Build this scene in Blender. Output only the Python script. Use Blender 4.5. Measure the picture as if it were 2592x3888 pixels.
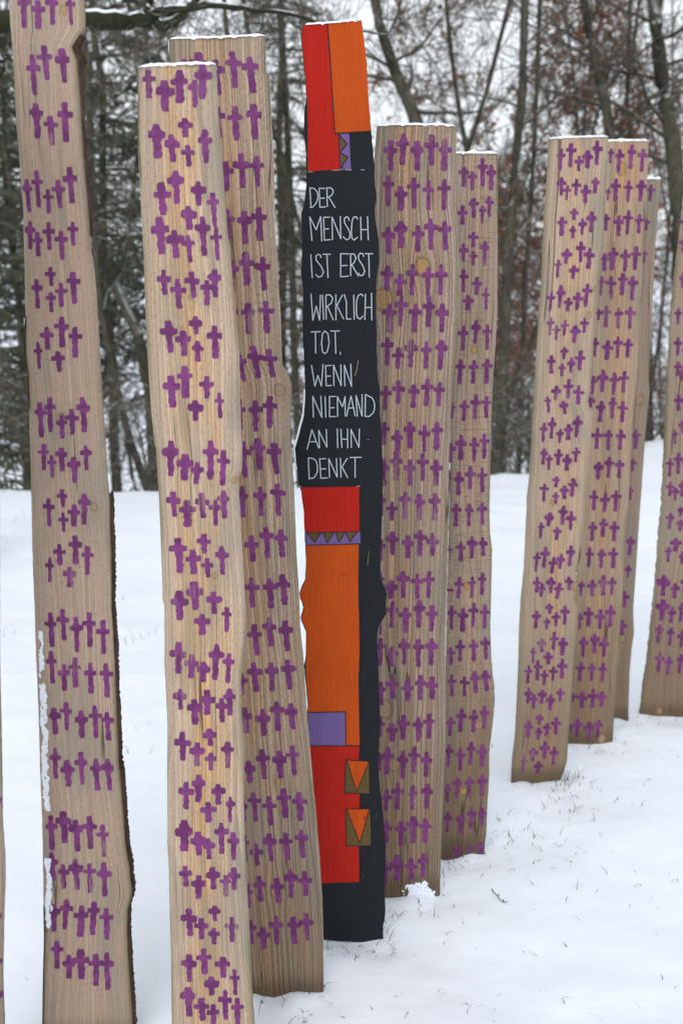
import bpy, math, random
import numpy as np
from mathutils import Vector, Matrix, noise
R = math.radians
for o in list(bpy.data.objects): bpy.data.objects.remove(o)
scene = bpy.context.scene
COL = scene.collection
# ------------------------------------------------------------------ camera
HC, PITCH, F = 1.6, R(11.0), 4133.0          # eye height, tilt down, focal length in photo pixels
cam = bpy.data.cameras.new('camera'); camo = bpy.data.objects.new('camera', cam); COL.objects.link(camo)
cam.sensor_fit = 'VERTICAL'; cam.sensor_height = 22.2; cam.lens = F/3888*22.2
cam.clip_end = 3000; cam.clip_start = 0.05
camo.location = (0, 0, HC); camo.rotation_euler = (R(90)-PITCH, 0, 0)
cam.dof.use_dof = True; cam.dof.focus_distance = 2.35; cam.dof.aperture_fstop = 2.5
scene.camera = camo
# ------------------------------------------------------------------ world, sun, exposure
W = bpy.data.worlds.new('World'); scene.world = W; W.use_nodes = True
nt = W.node_tree; nt.nodes.clear()
sky = nt.nodes.new('ShaderNodeTexSky'); sky.sky_type = 'NISHITA'; sky.sun_disc = False
sky.sun_elevation = R(42); sky.sun_rotation = R(200); sky.dust_density = 4.0; sky.air_density = 1.0; sky.ozone_density = 1.0
hs = nt.nodes.new('ShaderNodeHueSaturation'); hs.inputs['Saturation'].default_value = 0.12
mx = nt.nodes.new('ShaderNodeMix'); mx.data_type = 'RGBA'; mx.inputs[0].default_value = 0.72
mx.inputs[7].default_value = (6.6, 6.95, 7.3, 1)
bg = nt.nodes.new('ShaderNodeBackground'); bg.inputs[1].default_value = 0.13
wo = nt.nodes.new('ShaderNodeOutputWorld')
nt.links.new(sky.outputs[0], hs.inputs['Color']); nt.links.new(hs.outputs[0], mx.inputs[6])
nt.links.new(mx.outputs[2], bg.inputs[0]); nt.links.new(bg.outputs[0], wo.inputs[0])
sl = bpy.data.lights.new('sun', 'SUN'); sl.energy = 0.6; sl.angle = R(35); sl.color = (1, .97, .93)
so = bpy.data.objects.new('sun', sl); COL.objects.link(so)
so.rotation_euler = (R(48), 0, R(-20))
scene.view_settings.view_transform = 'Standard'; scene.view_settings.look = 'None'
scene.view_settings.gamma = 1.0; scene.view_settings.exposure = 0.40

# ------------------------------------------------------------------ helpers
def tag(o, label=None, cat=None, group=None, kind=None):
    if label: o['label'] = label
    if cat: o['category'] = cat
    if group: o['group'] = group
    if kind: o['kind'] = kind
    return o
def empty(name, loc, rz=0):
    o = bpy.data.objects.new(name, None); COL.objects.link(o); o.location = loc; o.rotation_euler = (0, 0, rz)
    o.empty_display_size = .1
    return o
def mesh_obj(name, verts, faces, mats, parent=None, midx=None, uv=None, smooth=False, loc=None):
    me = bpy.data.meshes.new(name)
    me.from_pydata([tuple(v) for v in verts], [], faces)
    for m in (mats if isinstance(mats, (list, tuple)) else [mats]): me.materials.append(m)
    if midx is not None: me.polygons.foreach_set('material_index', midx)
    if smooth: me.polygons.foreach_set('use_smooth', [True]*len(me.polygons))
    if uv is not None:
        l = me.uv_layers.new(name='grain')
        vi = np.empty(len(me.loops), dtype=np.int32); me.loops.foreach_get('vertex_index', vi)
        l.data.foreach_set('uv', np.array(uv, dtype=np.float32)[vi].ravel())
    me.update()
    o = bpy.data.objects.new(name, me); COL.objects.link(o)
    if parent: o.parent = parent
    if loc is not None: o.location = loc
    return o
def hash01(a, b=0.0):
    v = math.sin(a*12.9898+b*78.233)*43758.5453
    return v-math.floor(v)
CP, SP = math.cos(PITCH), math.sin(PITCH)
def ray(u, v):
    a, b = (u-1296)/F, (1944-v)/F
    return (a, CP+b*SP, -SP+b*CP)            # world direction of a photo pixel
def at_depth(u, v, Y):
    d = ray(u, v); t = Y/d[1]
    return Vector((d[0]*t, Y, HC+d[2]*t))

# ------------------------------------------------------------------ node helpers
class NT:
    def __init__(s, name):
        s.m = bpy.data.materials.new(name); s.m.use_nodes = True
        s.t = s.m.node_tree; s.n = s.t.nodes; s.b = s.n['Principled BSDF']
    def new(s, typ, **kw):
        n = s.n.new(typ)
        for k, v in kw.items(): setattr(n, k, v)
        return n
    def put(s, sock, v):
        if isinstance(v, bpy.types.NodeSocket): s.t.links.new(v, sock)
        elif v is not None: sock.default_value = v
    def math(s, op, a, b=None, c=None, clamp=False):
        n = s.new('ShaderNodeMath', operation=op, use_clamp=clamp)
        s.put(n.inputs[0], a); s.put(n.inputs[1], b); s.put(n.inputs[2], c)
        return n.outputs[0]
    def mix(s, f, a, b, blend='MIX'):
        n = s.new('ShaderNodeMix', data_type='RGBA', blend_type=blend)
        c = lambda v: (*v, 1) if isinstance(v, tuple) and len(v) == 3 else v
        s.put(n.inputs[0], f); s.put(n.inputs[6], c(a)); s.put(n.inputs[7], c(b))
        return n.outputs[2]
    def ramp(s, f, pts):
        n = s.new('ShaderNodeValToRGB'); e = n.color_ramp.elements
        while len(e) < len(pts): e.new(0.5)
        for i, (p, c) in enumerate(pts):
            e[i].position = p; e[i].color = (*c, 1) if len(c) == 3 else c
        s.put(n.inputs[0], f); return n.outputs[0]
    def step(s, f, lo, hi):
        n = s.new('ShaderNodeMapRange', interpolation_type='SMOOTHSTEP')
        s.put(n.inputs[0], f); n.inputs[1].default_value = lo; n.inputs[2].default_value = hi
        return n.outputs[0]
    def noise(s, vec, scale=1, detail=2, rough=.5, dist=0):
        n = s.new('ShaderNodeTexNoise'); s.put(n.inputs['Vector'], vec)
        n.inputs['Scale'].default_value = scale; n.inputs['Detail'].default_value = detail
        n.inputs['Roughness'].default_value = rough; n.inputs['Distortion'].default_value = dist
        return n.outputs[0]
    def xyz(s, x, y, z=0.0):
        n = s.new('ShaderNodeCombineXYZ')
        s.put(n.inputs[0], x); s.put(n.inputs[1], y); s.put(n.inputs[2], z); return n.outputs[0]
    def bump(s, h, dist, strength=1.0, prev=None):
        n = s.new('ShaderNodeBump'); n.inputs['Strength'].default_value = strength
        n.inputs['Distance'].default_value = dist; s.put(n.inputs['Height'], h)
        if prev is not None: s.put(n.inputs['Normal'], prev)
        return n.outputs[0]
    def out(s, col, rough=.8, nrm=None, spec=.3):
        s.put(s.b.inputs['Base Color'], col if isinstance(col, bpy.types.NodeSocket) else (*col, 1))
        s.put(s.b.inputs['Roughness'], rough); s.b.inputs['Specular IOR Level'].default_value = spec
        if nrm is not None: s.put(s.b.inputs['Normal'], nrm)
        return s.m

def wood_nodes(T, seed, knots, hw, freq=125, wob=.085):
    """weathered sawn softwood in metres along the grain uv"""
    M = T.math
    uvn = T.new('ShaderNodeUVMap', uv_map='grain')
    sp = T.new('ShaderNodeSeparateXYZ'); T.put(sp.inputs[0], uvn.outputs[0])
    u, v = sp.outputs[0], sp.outputs[1]
    uw = u; kmask = ring = halo = kor = conc = None
    for q in knots:
        ku, kv, kr = q[:3]; ko = q[3] if len(q) > 3 else 0.0
        du = M('SUBTRACT', u, ku); dv = M('SUBTRACT', v, kv)
        a = M('DIVIDE', du, kr*1.7); a = M('MULTIPLY', a, a); b = M('DIVIDE', dv, kr*3.6); b = M('MULTIPLY', b, b)
        g = M('EXPONENT', M('MULTIPLY', M('ADD', a, b), -1.0))
        uw = M('SUBTRACT', uw, M('MULTIPLY', M('MULTIPLY', du, g), 0.85))
        wb = T.noise(T.xyz(u, v, seed+ku), 45, 2)
        d2 = M('SQRT', M('ADD', M('MULTIPLY', du, du), M('MULTIPLY', M('MULTIPLY', dv, dv), .62)))
        d2 = M('ADD', M('DIVIDE', d2, kr), M('MULTIPLY', M('SUBTRACT', wb, .5), .5))
        m = M('SUBTRACT', 1.0, T.step(d2, .70, 1.0))
        rg = M('MULTIPLY', T.step(d2, .70, .92), M('SUBTRACT', 1.0, T.step(d2, .95, 1.25)))
        cc = M('MULTIPLY', M('SINE', M('MULTIPLY', d2, 17)), m)
        mo = M('MULTIPLY', m, ko)
        mxx = lambda p, q_: q_ if p is None else M('MAXIMUM', p, q_)
        kmask, ring, halo, kor, conc = mxx(kmask, m), mxx(ring, rg), mxx(halo, g), mxx(kor, mo), mxx(conc, cc)
    wan = T.noise(T.xyz(M('MULTIPLY', u, 6), M('MULTIPLY', v, .9), seed*3.1), 1.0, 2.5)
    uw = M('ADD', uw, M('MULTIPLY', M('SUBTRACT', wan, .5), wob))
    rn = T.noise(T.xyz(uw, M('MULTIPLY', v, .004), seed), 70, 2, .6)
    ph = M('ADD', M('MULTIPLY', uw, freq), M('MULTIPLY', rn, 5.0))
    fr = M('FRACT', ph)                                   # one ring: slow rise, sharp dark latewood
    late = M('MULTIPLY', T.step(fr, .25, .82), M('SUBTRACT', 1.0, T.step(fr, .90, 1.0)))
    rings = T.noise(T.xyz(uw, M('MULTIPLY', v, .006), seed), 150, 2.2, .55)
    fine = T.noise(T.xyz(uw, M('MULTIPLY', v, .012), seed+5), 620, 2, .6)
    fuzz = T.noise(T.xyz(u, M('MULTIPLY', v, .40), seed+9), 300, 3, .75)
    blot = T.noise(T.xyz(u, M('MULTIPLY', v, .22), seed+20), 16, 3, .6)
    blot2 = T.noise(T.xyz(u, M('MULTIPLY', v, .13), seed+31), 26, 2, .6)
    edge = T.step(M('ABSOLUTE', M('ADD', u, M('MULTIPLY', M('SUBTRACT', blot, .5), .07))), hw*.5, hw*1.02)
    return dict(u=u, v=v, late=late, rings=rings, fine=fine, fuzz=fuzz, blot=blot, blot2=blot2, edge=edge, kmask=kmask, ring=ring, halo=halo, kor=kor, conc=conc)

def wood_mat(name, seed, knots, hw, pale=(.52, .42, .29), dark=(.30, .215, .135), grey=(.33, .29, .225), orange=(.44, .27, .12),
             contrast=1.0, wet=.35, orange_amt=.5, ridge=1.0, freq=125, wob=.085, rough=.5, saw=0.0, rim=.5, heart=None):
    T = NT(name); g = wood_nodes(T, seed, knots, hw, freq, wob); M = T.math
    col = T.mix(T.step(g['rings'], .36, .64), tuple(.45*a+.55*b for a, b in zip(dark, pale)), pale)
    col = T.mix(M('MULTIPLY', g['late'], min(1, .72*contrast)), col, dark)
    col = T.mix(M('MULTIPLY', T.step(g['blot2'], .48, .7), orange_amt), col, orange)
    if heart:
        hc, hwd, ha = heart; hu = M('DIVIDE', M('ADD', M('SUBTRACT', g['u'], hc), M('MULTIPLY', M('SUBTRACT', g['blot'], .5), .05)), hwd)
        hm = M('MULTIPLY', M('EXPONENT', M('MULTIPLY', M('MULTIPLY', hu, hu), -1.0)), T.step(g['blot2'], .34, .56))
        col = T.mix(M('MULTIPLY', hm, ha), col, T.mix(g['late'], tuple(min(1, x*k) for x, k in zip(orange, (1.22, 1.08, .85))), tuple(x*.72 for x in orange)))
    col = T.mix(M('MULTIPLY', g['edge'], .60), col, grey)
    col = T.mix(M('MULTIPLY', T.step(g['fine'], .40, .68), .28), col, (.17, .13, .09))
    spk = T.step(g['fuzz'], .52, .66)
    col = T.mix(M('MULTIPLY', spk, rough), col, tuple(x*.55 for x in dark))
    pale_spk = T.step(g['fuzz'], .44, .30)  # paler specks of the rough-sawn fuzz
    col = T.mix(M('MULTIPLY', pale_spk, rough*.35), col, tuple(min(.75, x*1.35) for x in pale))
    col = T.mix(M('MULTIPLY', T.step(g['blot'], .48, .66), .5), col, (.235, .215, .175))
    col = T.mix(M('MULTIPLY', T.step(g['blot'], .46, .28), .22), col, (.36, .27, .21))
    if saw:
        sn = T.noise(T.xyz(M('MULTIPLY', g['u'], .12), g['v'], seed+50), 190, 2, .5)
        col = T.mix(M('MULTIPLY', M('MULTIPLY', T.step(sn, .55, .66), T.step(g['blot2'], .35, .55)), saw), col, tuple(x*.6 for x in dark))
    foot = M('SUBTRACT', 1.0, T.step(M('ADD', g['v'], M('MULTIPLY', M('SUBTRACT', g['blot'], .5), .9)), .05, .85))
    col = T.mix(M('MULTIPLY', foot, wet), col, (.15, .098, .055))
    low_band = M('SUBTRACT', 1.0, T.step(M('ADD', g['v'], M('MULTIPLY', M('SUBTRACT', g['fine'], .5), .06)), .02, .085))  # narrow darker band on the wood just above the ground
    col = T.mix(M('MULTIPLY', low_band, .6), col, (.075, .052, .032))
    if knots:
        col = T.mix(M('MULTIPLY', g['halo'], .30), col, (.27, .18, .10))
        kc = T.mix(g['kor'], (.33, .235, .145), (.43, .235, .085))
        kc = T.mix(M('MULTIPLY', T.step(g['conc'], .1, .9), .45), kc, (.20, .115, .05))
        col = T.mix(M('MULTIPLY', g['kmask'], .9), col, kc)
        col = T.mix(M('MULTIPLY', g['ring'], .55), col, (.14, .085, .045))
    mossn = M('MULTIPLY', M('MULTIPLY', T.step(M('ABSOLUTE', g['u']), hw*.82, hw*1.0), T.step(g['blot2'], .38, .60)), rim)
    col = T.mix(mossn, col, (.135, .125, .055))
    cn = T.noise(T.xyz(M('MULTIPLY', g['u'], 1.0), M('MULTIPLY', g['v'], .028), seed+70), 22, 2, .5)
    cg = T.noise(T.xyz(M('MULTIPLY', g['u'], 1.0), M('MULTIPLY', g['v'], .35), seed+80), 7, 1, .5)
    crack = M('MULTIPLY', M('SUBTRACT', 1.0, T.step(M('ABSOLUTE', M('SUBTRACT', cn, .5)), .003, .010)), T.step(cg, .50, .58))
    col = T.mix(M('MULTIPLY', crack, .8), col, (.055, .040, .028))
    h = M('ADD', M('MULTIPLY', M('SUBTRACT', 1.0, g['late']), -.55), M('ADD', M('MULTIPLY', g['rings'], .9), M('MULTIPLY', g['fuzz'], .35)))
    n = T.bump(h, .0036*ridge, 1.0)
    return T.out(col, .85, n, .15)

def paint_mat(seed):
    T = NT('purple_paint'); g = wood_nodes(T, seed, [], .1)
    cl = T.noise(T.xyz(g['u'], g['v'], seed), 38, 2)
    col = T.mix(T.step(cl, .42, .58), (.115, .014, .100), (.172, .030, .150))
    col = T.mix(T.math('MULTIPLY', T.step(g['rings'], .5, .3), .18), col, (.12, .02, .10))
    col = T.mix(T.math('MULTIPLY', T.step(g['fuzz'], .70, .82), .45), col, (.28, .14, .18))
    thin = T.step(T.noise(T.xyz(g['u'], g['v'], seed+4), 11, 1), .60, .72)
    show = T.math('MULTIPLY', thin, T.step(g['rings'], .47, .56))
    col = T.mix(T.math('MULTIPLY', show, .42), col, (.33, .24, .18))
    n = T.bump(T.math('ADD', g['rings'], T.math('MULTIPLY', g['fuzz'], .3)), .002, 1.0)
    return T.out(col, .55, n, .35)

def snow_mat(name='snow', ground=False):
    T = NT(name); tc = T.new('ShaderNodeTexCoord')
    v = tc.outputs['Object']
    n1 = T.noise(v, 2.2, 3, .55); n2 = T.noise(v, 45, 3, .65); n3 = T.noise(v, 420, 2, .7)
    col = T.mix(n1, (.735, .780, .855), (.795, .830, .895))
    b = T.bump(n1, .05, .7); b = T.bump(n2, .0022, .6, b); b = T.bump(n3, .0006, .7, b)
    T.out(col, .62, b, .25)
    T.b.inputs['Subsurface Weight'].default_value = 0.0
    return T.m
def bark_mat(name, c1, c2, moss=(.055, .065, .022), mamt=.5, snow=.6, sc=1.0):
    T = NT(name); tc = T.new('ShaderNodeTexCoord')
    mp = T.new('ShaderNodeMapping'); mp.inputs['Scale'].default_value = (1, 1, .22); T.put(mp.inputs[0], tc.outputs['Object'])
    n = T.noise(mp.outputs[0], 26*sc, 4, .6); m = T.noise(tc.outputs['Object'], 3.0, 3, .6)
    col = T.mix(T.step(n, .35, .65), c1, c2)
    col = T.mix(T.math('MULTIPLY', T.step(m, .42, .62), mamt), col, moss)
    if snow > 0:
        ge = T.new('ShaderNodeNewGeometry'); sp = T.new('ShaderNodeSeparateXYZ'); T.put(sp.inputs[0], ge.outputs['True Normal'])
        s2 = T.noise(tc.outputs['Object'], 7, 2)
        lay = T.math('MULTIPLY', T.step(sp.outputs[2], .55, .8), T.math('MULTIPLY', T.step(s2, .40, .52), snow))
        col = T.mix(lay, col, (.80, .83, .86))
    return T.out(col, .9, T.bump(n, .02, 1.0), .15)
def plain(name, c, c2=None, sc=20, rough=.7, bump=0.0, spec=.3):
    T = NT(name); tc = T.new('ShaderNodeTexCoord')
    n = T.noise(tc.outputs['Object'], sc, 3, .6)
    col = T.mix(n, c, c2 or tuple(x*.7 for x in c))
    return T.out(col, rough, T.bump(n, bump, 1.0) if bump else None, spec)
SNOW = snow_mat(); SNOWG = snow_mat('snow_ground')
BARK_DARK = bark_mat('bark_grey', (.042, .038, .031), (.098, .088, .072), mamt=.35, snow=.5)
BARK_MOSS = bark_mat('bark_mossy', (.018, .020, .012), (.042, .043, .026), moss=(.030, .036, .014), mamt=.8, snow=0, sc=2)
TWIG = bark_mat('twigs', (.085, .073, .060), (.140, .122, .100), mamt=.2, snow=.35)
TWIG_R = bark_mat('twigs_warm', (.075, .058, .045), (.12, .095, .075), mamt=.25, snow=.3)
NEEDLE = plain('needles', (.055, .068, .042), (.105, .110, .076), sc=2.2, rough=.8)
NEEDLE2 = plain('needles_grey', (.075, .078, .056), (.125, .122, .095), sc=2.2, rough=.8)
LEAFB = plain('dry_leaves', (.34, .13, .07), (.20, .09, .055), sc=3, rough=.7)
GRASS = plain('grass_blades', (.055, .070, .025), (.15, .125, .07), sc=9, rough=.6)
BARKEDGE = bark_mat('plank_bark', (.045, .026, .018), (.13, .075, .05), mamt=.12, snow=0, sc=3)
WANE = plain('wane', (.20, .14, .08), (.10, .07, .045), sc=40, bump=.004)

# ------------------------------------------------------------------ terrain
RX = [-30, -4.0, -2.4, -0.7, 1.4, 3.5, 5.5, 30]
RY = [9.6, 9.3, 9.1, 9.25, 10.3, 12.3, 13.2, 15]
def ridge_y(x): return float(np.interp(x, RX, RY))
MOUNDS = []      # (x, y, height, radius)
def ground_z(x, y):
    r = ridge_y(x); t = y-r
    z = 0.0
    if t > -1.2:
        s = t+1.2
        drop = .5*.16*s*s if s < 2.0 else .32+.32*(s-2.0)
        z -= drop
    z = max(z, -5.2)
    q = min(1.0, max(0.0, (y-5.0)/(r-1.4-5.0))); z += float(np.interp(x, [-2.4, -.3, 1.3, 2.0, 3.5], [.11, .10, -.01, .02, .15]))*q*q*(3-2*q)
    if y > 42: z += (y-42)*.085*min(1, (y-42)/40)
    if y > 140: z -= (y-140)*.06
    amp = min(1.0, max(.25, y/10))
    z += .030*amp*noise.noise(Vector((x*.55, y*.55, 3.1)))+(.016+.006*min(1, y/5))*noise.noise(Vector((x*2.1, y*2.1, 7.7)))+.006*noise.noise(Vector((x*6, y*6, 1.7)))
    if y > 14: z += .5*min(1, (y-14)/20)*noise.noise(Vector((x*.08, y*.08, 5.5)))
    for (mx_, my_, mh, mr) in MOUNDS:
        d2 = ((x-mx_)**2+(y-my_)**2)/(mr*mr)
        if d2 < 6: z += mh*math.exp(-d2)
    return z

# ------------------------------------------------------------------ planks (outlines, knots and painted crosses measured from the photo)
def pts(s): return [tuple(float(v) for v in p.split(',')) for p in s.split()]
def conv(crop, s):
    ox, oy, k = crop
    return [(ox+p[0]/k, oy+p[1]/k) for p in pts(s)]
K1, K2, K5, K7a, K7b, K4 = 2.352, 2.17778, 2.9037, 2.405, 2.266, 3.563
A1, B1, C1, D1 = (0, 0, K1), (0, 900, K1), (0, 1900, K1), (0, 2888, K1)
A2, B2, C2, D2, E2 = (500, 100, K2), (500, 900, K2), (500, 1700, K2), (500, 2400, K2), (540, 3088, K2)
A5, B5, C5, D5 = (1380, 440, K5), (1380, 1200, K5), (1380, 1950, K5), (1380, 2650, K5)
A7, B7, C7, D7 = (1940, 500, K7a), (1940, 1200, K7a), (1900, 1900, K7b), (1900, 2400, K7b)
A4, B4, C4, D4, E4, F4 = (1100, 40, K4), (1100, 640, K4), (1100, 1240, K4), (1100, 1800, K4), (1100, 2400, K4), (1130, 2960, K4)
NAT = (0, 0, 1.0)
def crosses(*groups):
    out = []
    for crop, s in groups:
        ox, oy, k = crop
        for q in s.split():
            x, a, b, w = [float(v) for v in q.split(',')]
            out.append((ox+x/k, oy+a/k, oy+b/k, w/k))
    return out

class Plank:
    TH = .042
    flat = False; fatp = .25
    def __init__(s, label, depth, yaw, left, right, top, bottom, seed, name='upright_plank'):
        s.left = sorted(left, key=lambda p: p[1]); s.right = sorted(right, key=lambda p: p[1])
        s.top, s.bottom, s.seed, s.label = top, bottom, seed, label
        yb = bottom[0][1]
        xm = .5*(s.xl(yb)+s.xr(yb))
        s.yaw = yaw; s.Y0 = depth; s.X0 = at_depth(xm, yb, depth).x
        s.dirx, s.diry = math.cos(yaw), math.sin(yaw)
        s.gz = 0.0
        s.root = empty(name, (s.X0, s.Y0, s.gz), yaw)
        s.rnd = random.Random(seed)
        # mean half width in metres
        ym = .5*(top[0][1]+bottom[0][1])
        a, b = s.world(s.xl(ym), ym), s.world(s.xr(ym), ym)
        s.hw = .5*(b-a).length
    def xl(s, y): return float(np.interp(y, [p[1] for p in s.left], [p[0] for p in s.left]))
    def xr(s, y): return float(np.interp(y, [p[1] for p in s.right], [p[0] for p in s.right]))
    def world(s, u, v):
        d = ray(u, v)      # n = (-diry, dirx): (d*t - P0).n = 0
        nx, ny = -s.diry, s.dirx
        t = (s.X0*nx+s.Y0*ny)/(d[0]*nx+d[1]*ny)
        return Vector((d[0]*t, d[1]*t, HC+d[2]*t))
    def local(s, u, v, off=0.0):
        p = s.world(u, v); dx, dy = p.x-s.X0, p.y-s.Y0
        return Vector((dx*s.dirx+dy*s.diry, off, p.z-s.gz))
    def prof(s, t):
        if s.flat: return 0.0
        e = min(t, 1-t); w = .055
        return .006*(1-min(1, e/w))**2 + .0012*math.sin(t*9+s.seed)
    def sof(s, u, v):
        a, b = s.xl(v), s.xr(v); return min(.995, max(.005, (u-a)/(b-a)))
    def uv(s, u, v):
        return ((s.sof(u, v)-.5)*2*s.hw, s.local(u, v).z)
    def lp(s, u, v, off=0.0):
        return s.local(u, v, s.prof(s.sof(u, v))-off)
    def build(s, knots, crs, mat, decals=(), backmat=None, fuzz=.6, extra=26):
        kn = []
        V, FA, MI, UV = [], [], [], []
        SS = [0, .012, .03, .06, .12, .22, .35, .5, .65, .78, .88, .94, .97, .988, 1]
        N = 190
        ty = lambda t: float(np.interp(t, [p[0] for p in s.top], [p[1] for p in s.top]))
        by = lambda t: float(np.interp(t, [p[0] for p in s.bottom], [p[1] for p in s.bottom]))
        nb = 4
        rowlen = len(SS)+nb
        for i in range(N+1):
            t = i/N; row = []
            for q in SS:
                y = ty(q)*(1-t)+(by(q)+extra)*t
                a, b = s.xl(y), s.xr(y)
                jl = fuzz*1.7*noise.noise(Vector((y*.055, s.seed, 1)))+fuzz*noise.noise(Vector((y*.21, s.seed, 4)))
                jr = fuzz*1.7*noise.noise(Vector((y*.055, s.seed, 9)))+fuzz*noise.noise(Vector((y*.21, s.seed, 14)))
                u = a+(b-a)*q+jl*(1-q)*1.2+jr*q*1.2
                p = s.local(u, y, s.prof(q)); row.append(p); V.append(p)
                UV.append(((q-.5)*2*s.hw, p.z))
            L, Rr = row[0], row[-1]
            for (k, e) in ((1, .004), (.0, .013)):       # right side mid and back corner
                V.append(Vector((Rr.x-e, (.022 if k else s.TH), Rr.z))); UV.append((s.hw+(.02 if k else .045), Rr.z))
            for (k, e) in ((.0, .013), (1, .004)):
                V.append(Vector((L.x+e, (.022 if k else s.TH), L.z))); UV.append((-s.hw-(.02 if k else .045), L.z))
        for i in range(N):
            for j in range(rowlen):
                a = i*rowlen+j; b = i*rowlen+(j+1) % rowlen
                FA.append((a, a+rowlen, b+rowlen, b)); MI.append(0)
        FA.append(tuple(range(rowlen))); MI.append(0)
        FA.append(tuple(N*rowlen+j for j in reversed(range(rowlen)))); MI.append(0)
        mats = [mat]
        if crs:
            mats.append(paint_mat(s.seed+.3))
            for (x, a, b, w) in crs: s.cross(V, FA, MI, UV, x, a, b, w)
        for (m, poly, off) in decals:
            if m not in mats: mats.append(m)
            k = len(V)
            for (u, v) in poly:
                V.append(s.lp(u, v, off)); UV.append(s.uv(u, v))
            FA.append(tuple(range(k, k+len(poly)))); MI.append(mats.index(m))
        ob = mesh_obj('board', V, FA, mats, s.root, MI, UV)
        tag(s.root, s.label, 'plank', 'painted planks standing upright in the snow')
        s.board = ob
        return ob
    def cross(s, V, FA, MI, UV, x, a, b, w):
        r = s.rnd
        # follow the lean of the board
        sl = ((s.xl(b)+s.xr(b))-(s.xl(a)+s.xr(a)))/2/(b-a)+r.uniform(-.03, .03)
        h = b-a; vt = w*r.uniform(.33, .43); bt = w*r.uniform(.30, .42); w *= r.uniform(.93, 1.04)
        if h < w*1.9: bar = a+h*r.uniform(.33, .39)
        else: bar = a+h*r.uniform(.27, .34)
        fat = r.random() < s.fatp or w > 145/K2*1.02 and s.seed == 2; ft = r.uniform(.35, .85) if fat else 0
        def strip(p0, p1, wf, off, n):
            base = len(V)
            dx, dy = p1[0]-p0[0], p1[1]-p0[1]; L = math.hypot(dx, dy); nx, ny = -dy/L, dx/L
            for i in range(n+1):
                t = i/n; hw_ = wf(t)/2
                for sg in (-1, 1):
                    e = hw_*(1+r.uniform(-.24, .24))
                    u, v = p0[0]+dx*t+nx*sg*e, p0[1]+dy*t+ny*sg*e
                    V.append(s.lp(u, v, off)); UV.append(s.uv(u, v))
            for i in range(n):
                q = base+2*i
                FA.append((q, q+2, q+3, q+1)); MI.append(1)
        cap = lambda t: min(1, (.80+4.0*min(t, 1-t)))
        taper = r.uniform(-.18, .25)
        strip((x, a), (x+sl*h, b), lambda t: vt*cap(t)*(1+taper*(t-.5)+ft*.5*math.exp(-((t-.3)/.13)**2)), .0006, 13)
        tilt = r.uniform(-.06, .10)
        xc = x+sl*(bar-a)+w*r.uniform(-.04, .04)
        strip((xc-w/2, bar-tilt*w/2), (xc+w/2, bar+tilt*w/2), lambda t: bt*cap(t)*(1+.75*ft*math.exp(-((t-.5)/.30)**2)), .0009, 9)
    def kn(s, l):
        out = []
        for q in l:
            x, y, r = q[:3]; uu, vv = s.uv(x, y); d = s.world(x, y).y
            out.append((uu, vv, r*d/F, q[3] if len(q) > 3 else 0.0))
        return out
    def snow_cap(s, hgt=.009, over=.003, q0=0.0, q1=1.0):
        """irregular pillow of snow lying on the sawn top"""
        V, FA = [], []
        ty = lambda t: float(np.interp(t, [p[0] for p in s.top], [p[1] for p in s.top]))
        n, m = 46, 7
        for i in range(n+1):
            q = q0+(q1-q0)*i/n; y = ty(q); a, b = s.xl(y), s.xr(y)
            p = s.local(a+(b-a)*q, y)
            ed = min(1, min(i, n-i)/3.5)**.6
            lip = .005*max(0, noise.noise(Vector((q*14, s.seed, 2))))
            for j in range(m+1):
                t = j/m; yy = -over*ed+(s.TH-.004+over)*t
                z = p.z+hgt*ed*(math.sin(math.pi*min(max(t, .0), 1))**.45)*max(.12, 1+.8*noise.noise(Vector((q*6, t*2, s.seed)))+.2*noise.noise(Vector((q*17, t*3, s.seed))))+.0006
                if j in (0, m): z = p.z-lip*ed-.0008
                V.append(Vector((p.x*(1-.01), yy, z)))
        for i in range(n):
            for j in range(m):
                a = i*(m+1)+j; FA.append((a, a+m+1, a+m+2, a+1))
        return mesh_obj('snow_cap', V, FA, SNOW, s.root, smooth=True)
    def edge_strip(s, name, side, y0, y1, wfun, mat, depth0=.002, depth1=.03, step=5):
        """rough strip (bark or clinging snow) running along one edge of the board"""
        V, FA = [], []; ys = list(np.arange(y0, y1, step)); m = 4
        for i, y in enumerate(ys):
            x = s.xr(y) if side > 0 else s.xl(y)
            w = max(.4, wfun(y))
            for j in range(m+1):
                t = j/m
                u = x+side*(w*t)*(1 if t < 1 else 1)+side*-.8*(1-t)
                off = depth0+(depth1-depth0)*t**1.2+.0015*noise.noise(Vector((y*.1, t*3, s.seed)))
                V.append(s.local(u, y, off))
        for i in range(len(ys)-1):
            for j in range(m):
                a = i*(m+1)+j; FA.append((a, a+m+1, a+m+2, a+1))
        k = len(V)
        # close it behind
        for i, y in enumerate(ys):
            x = s.xr(y) if side > 0 else s.xl(y)
            V.append(s.local(x-side*4, y, depth1))
        for i in range(len(ys)-1):
            a = i*(m+1)+m; FA.append((a, a+m+1, k+i+1, k+i))
        return mesh_obj(name, V, FA, mat, s.root)

def lin(*p): return list(p)
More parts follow.
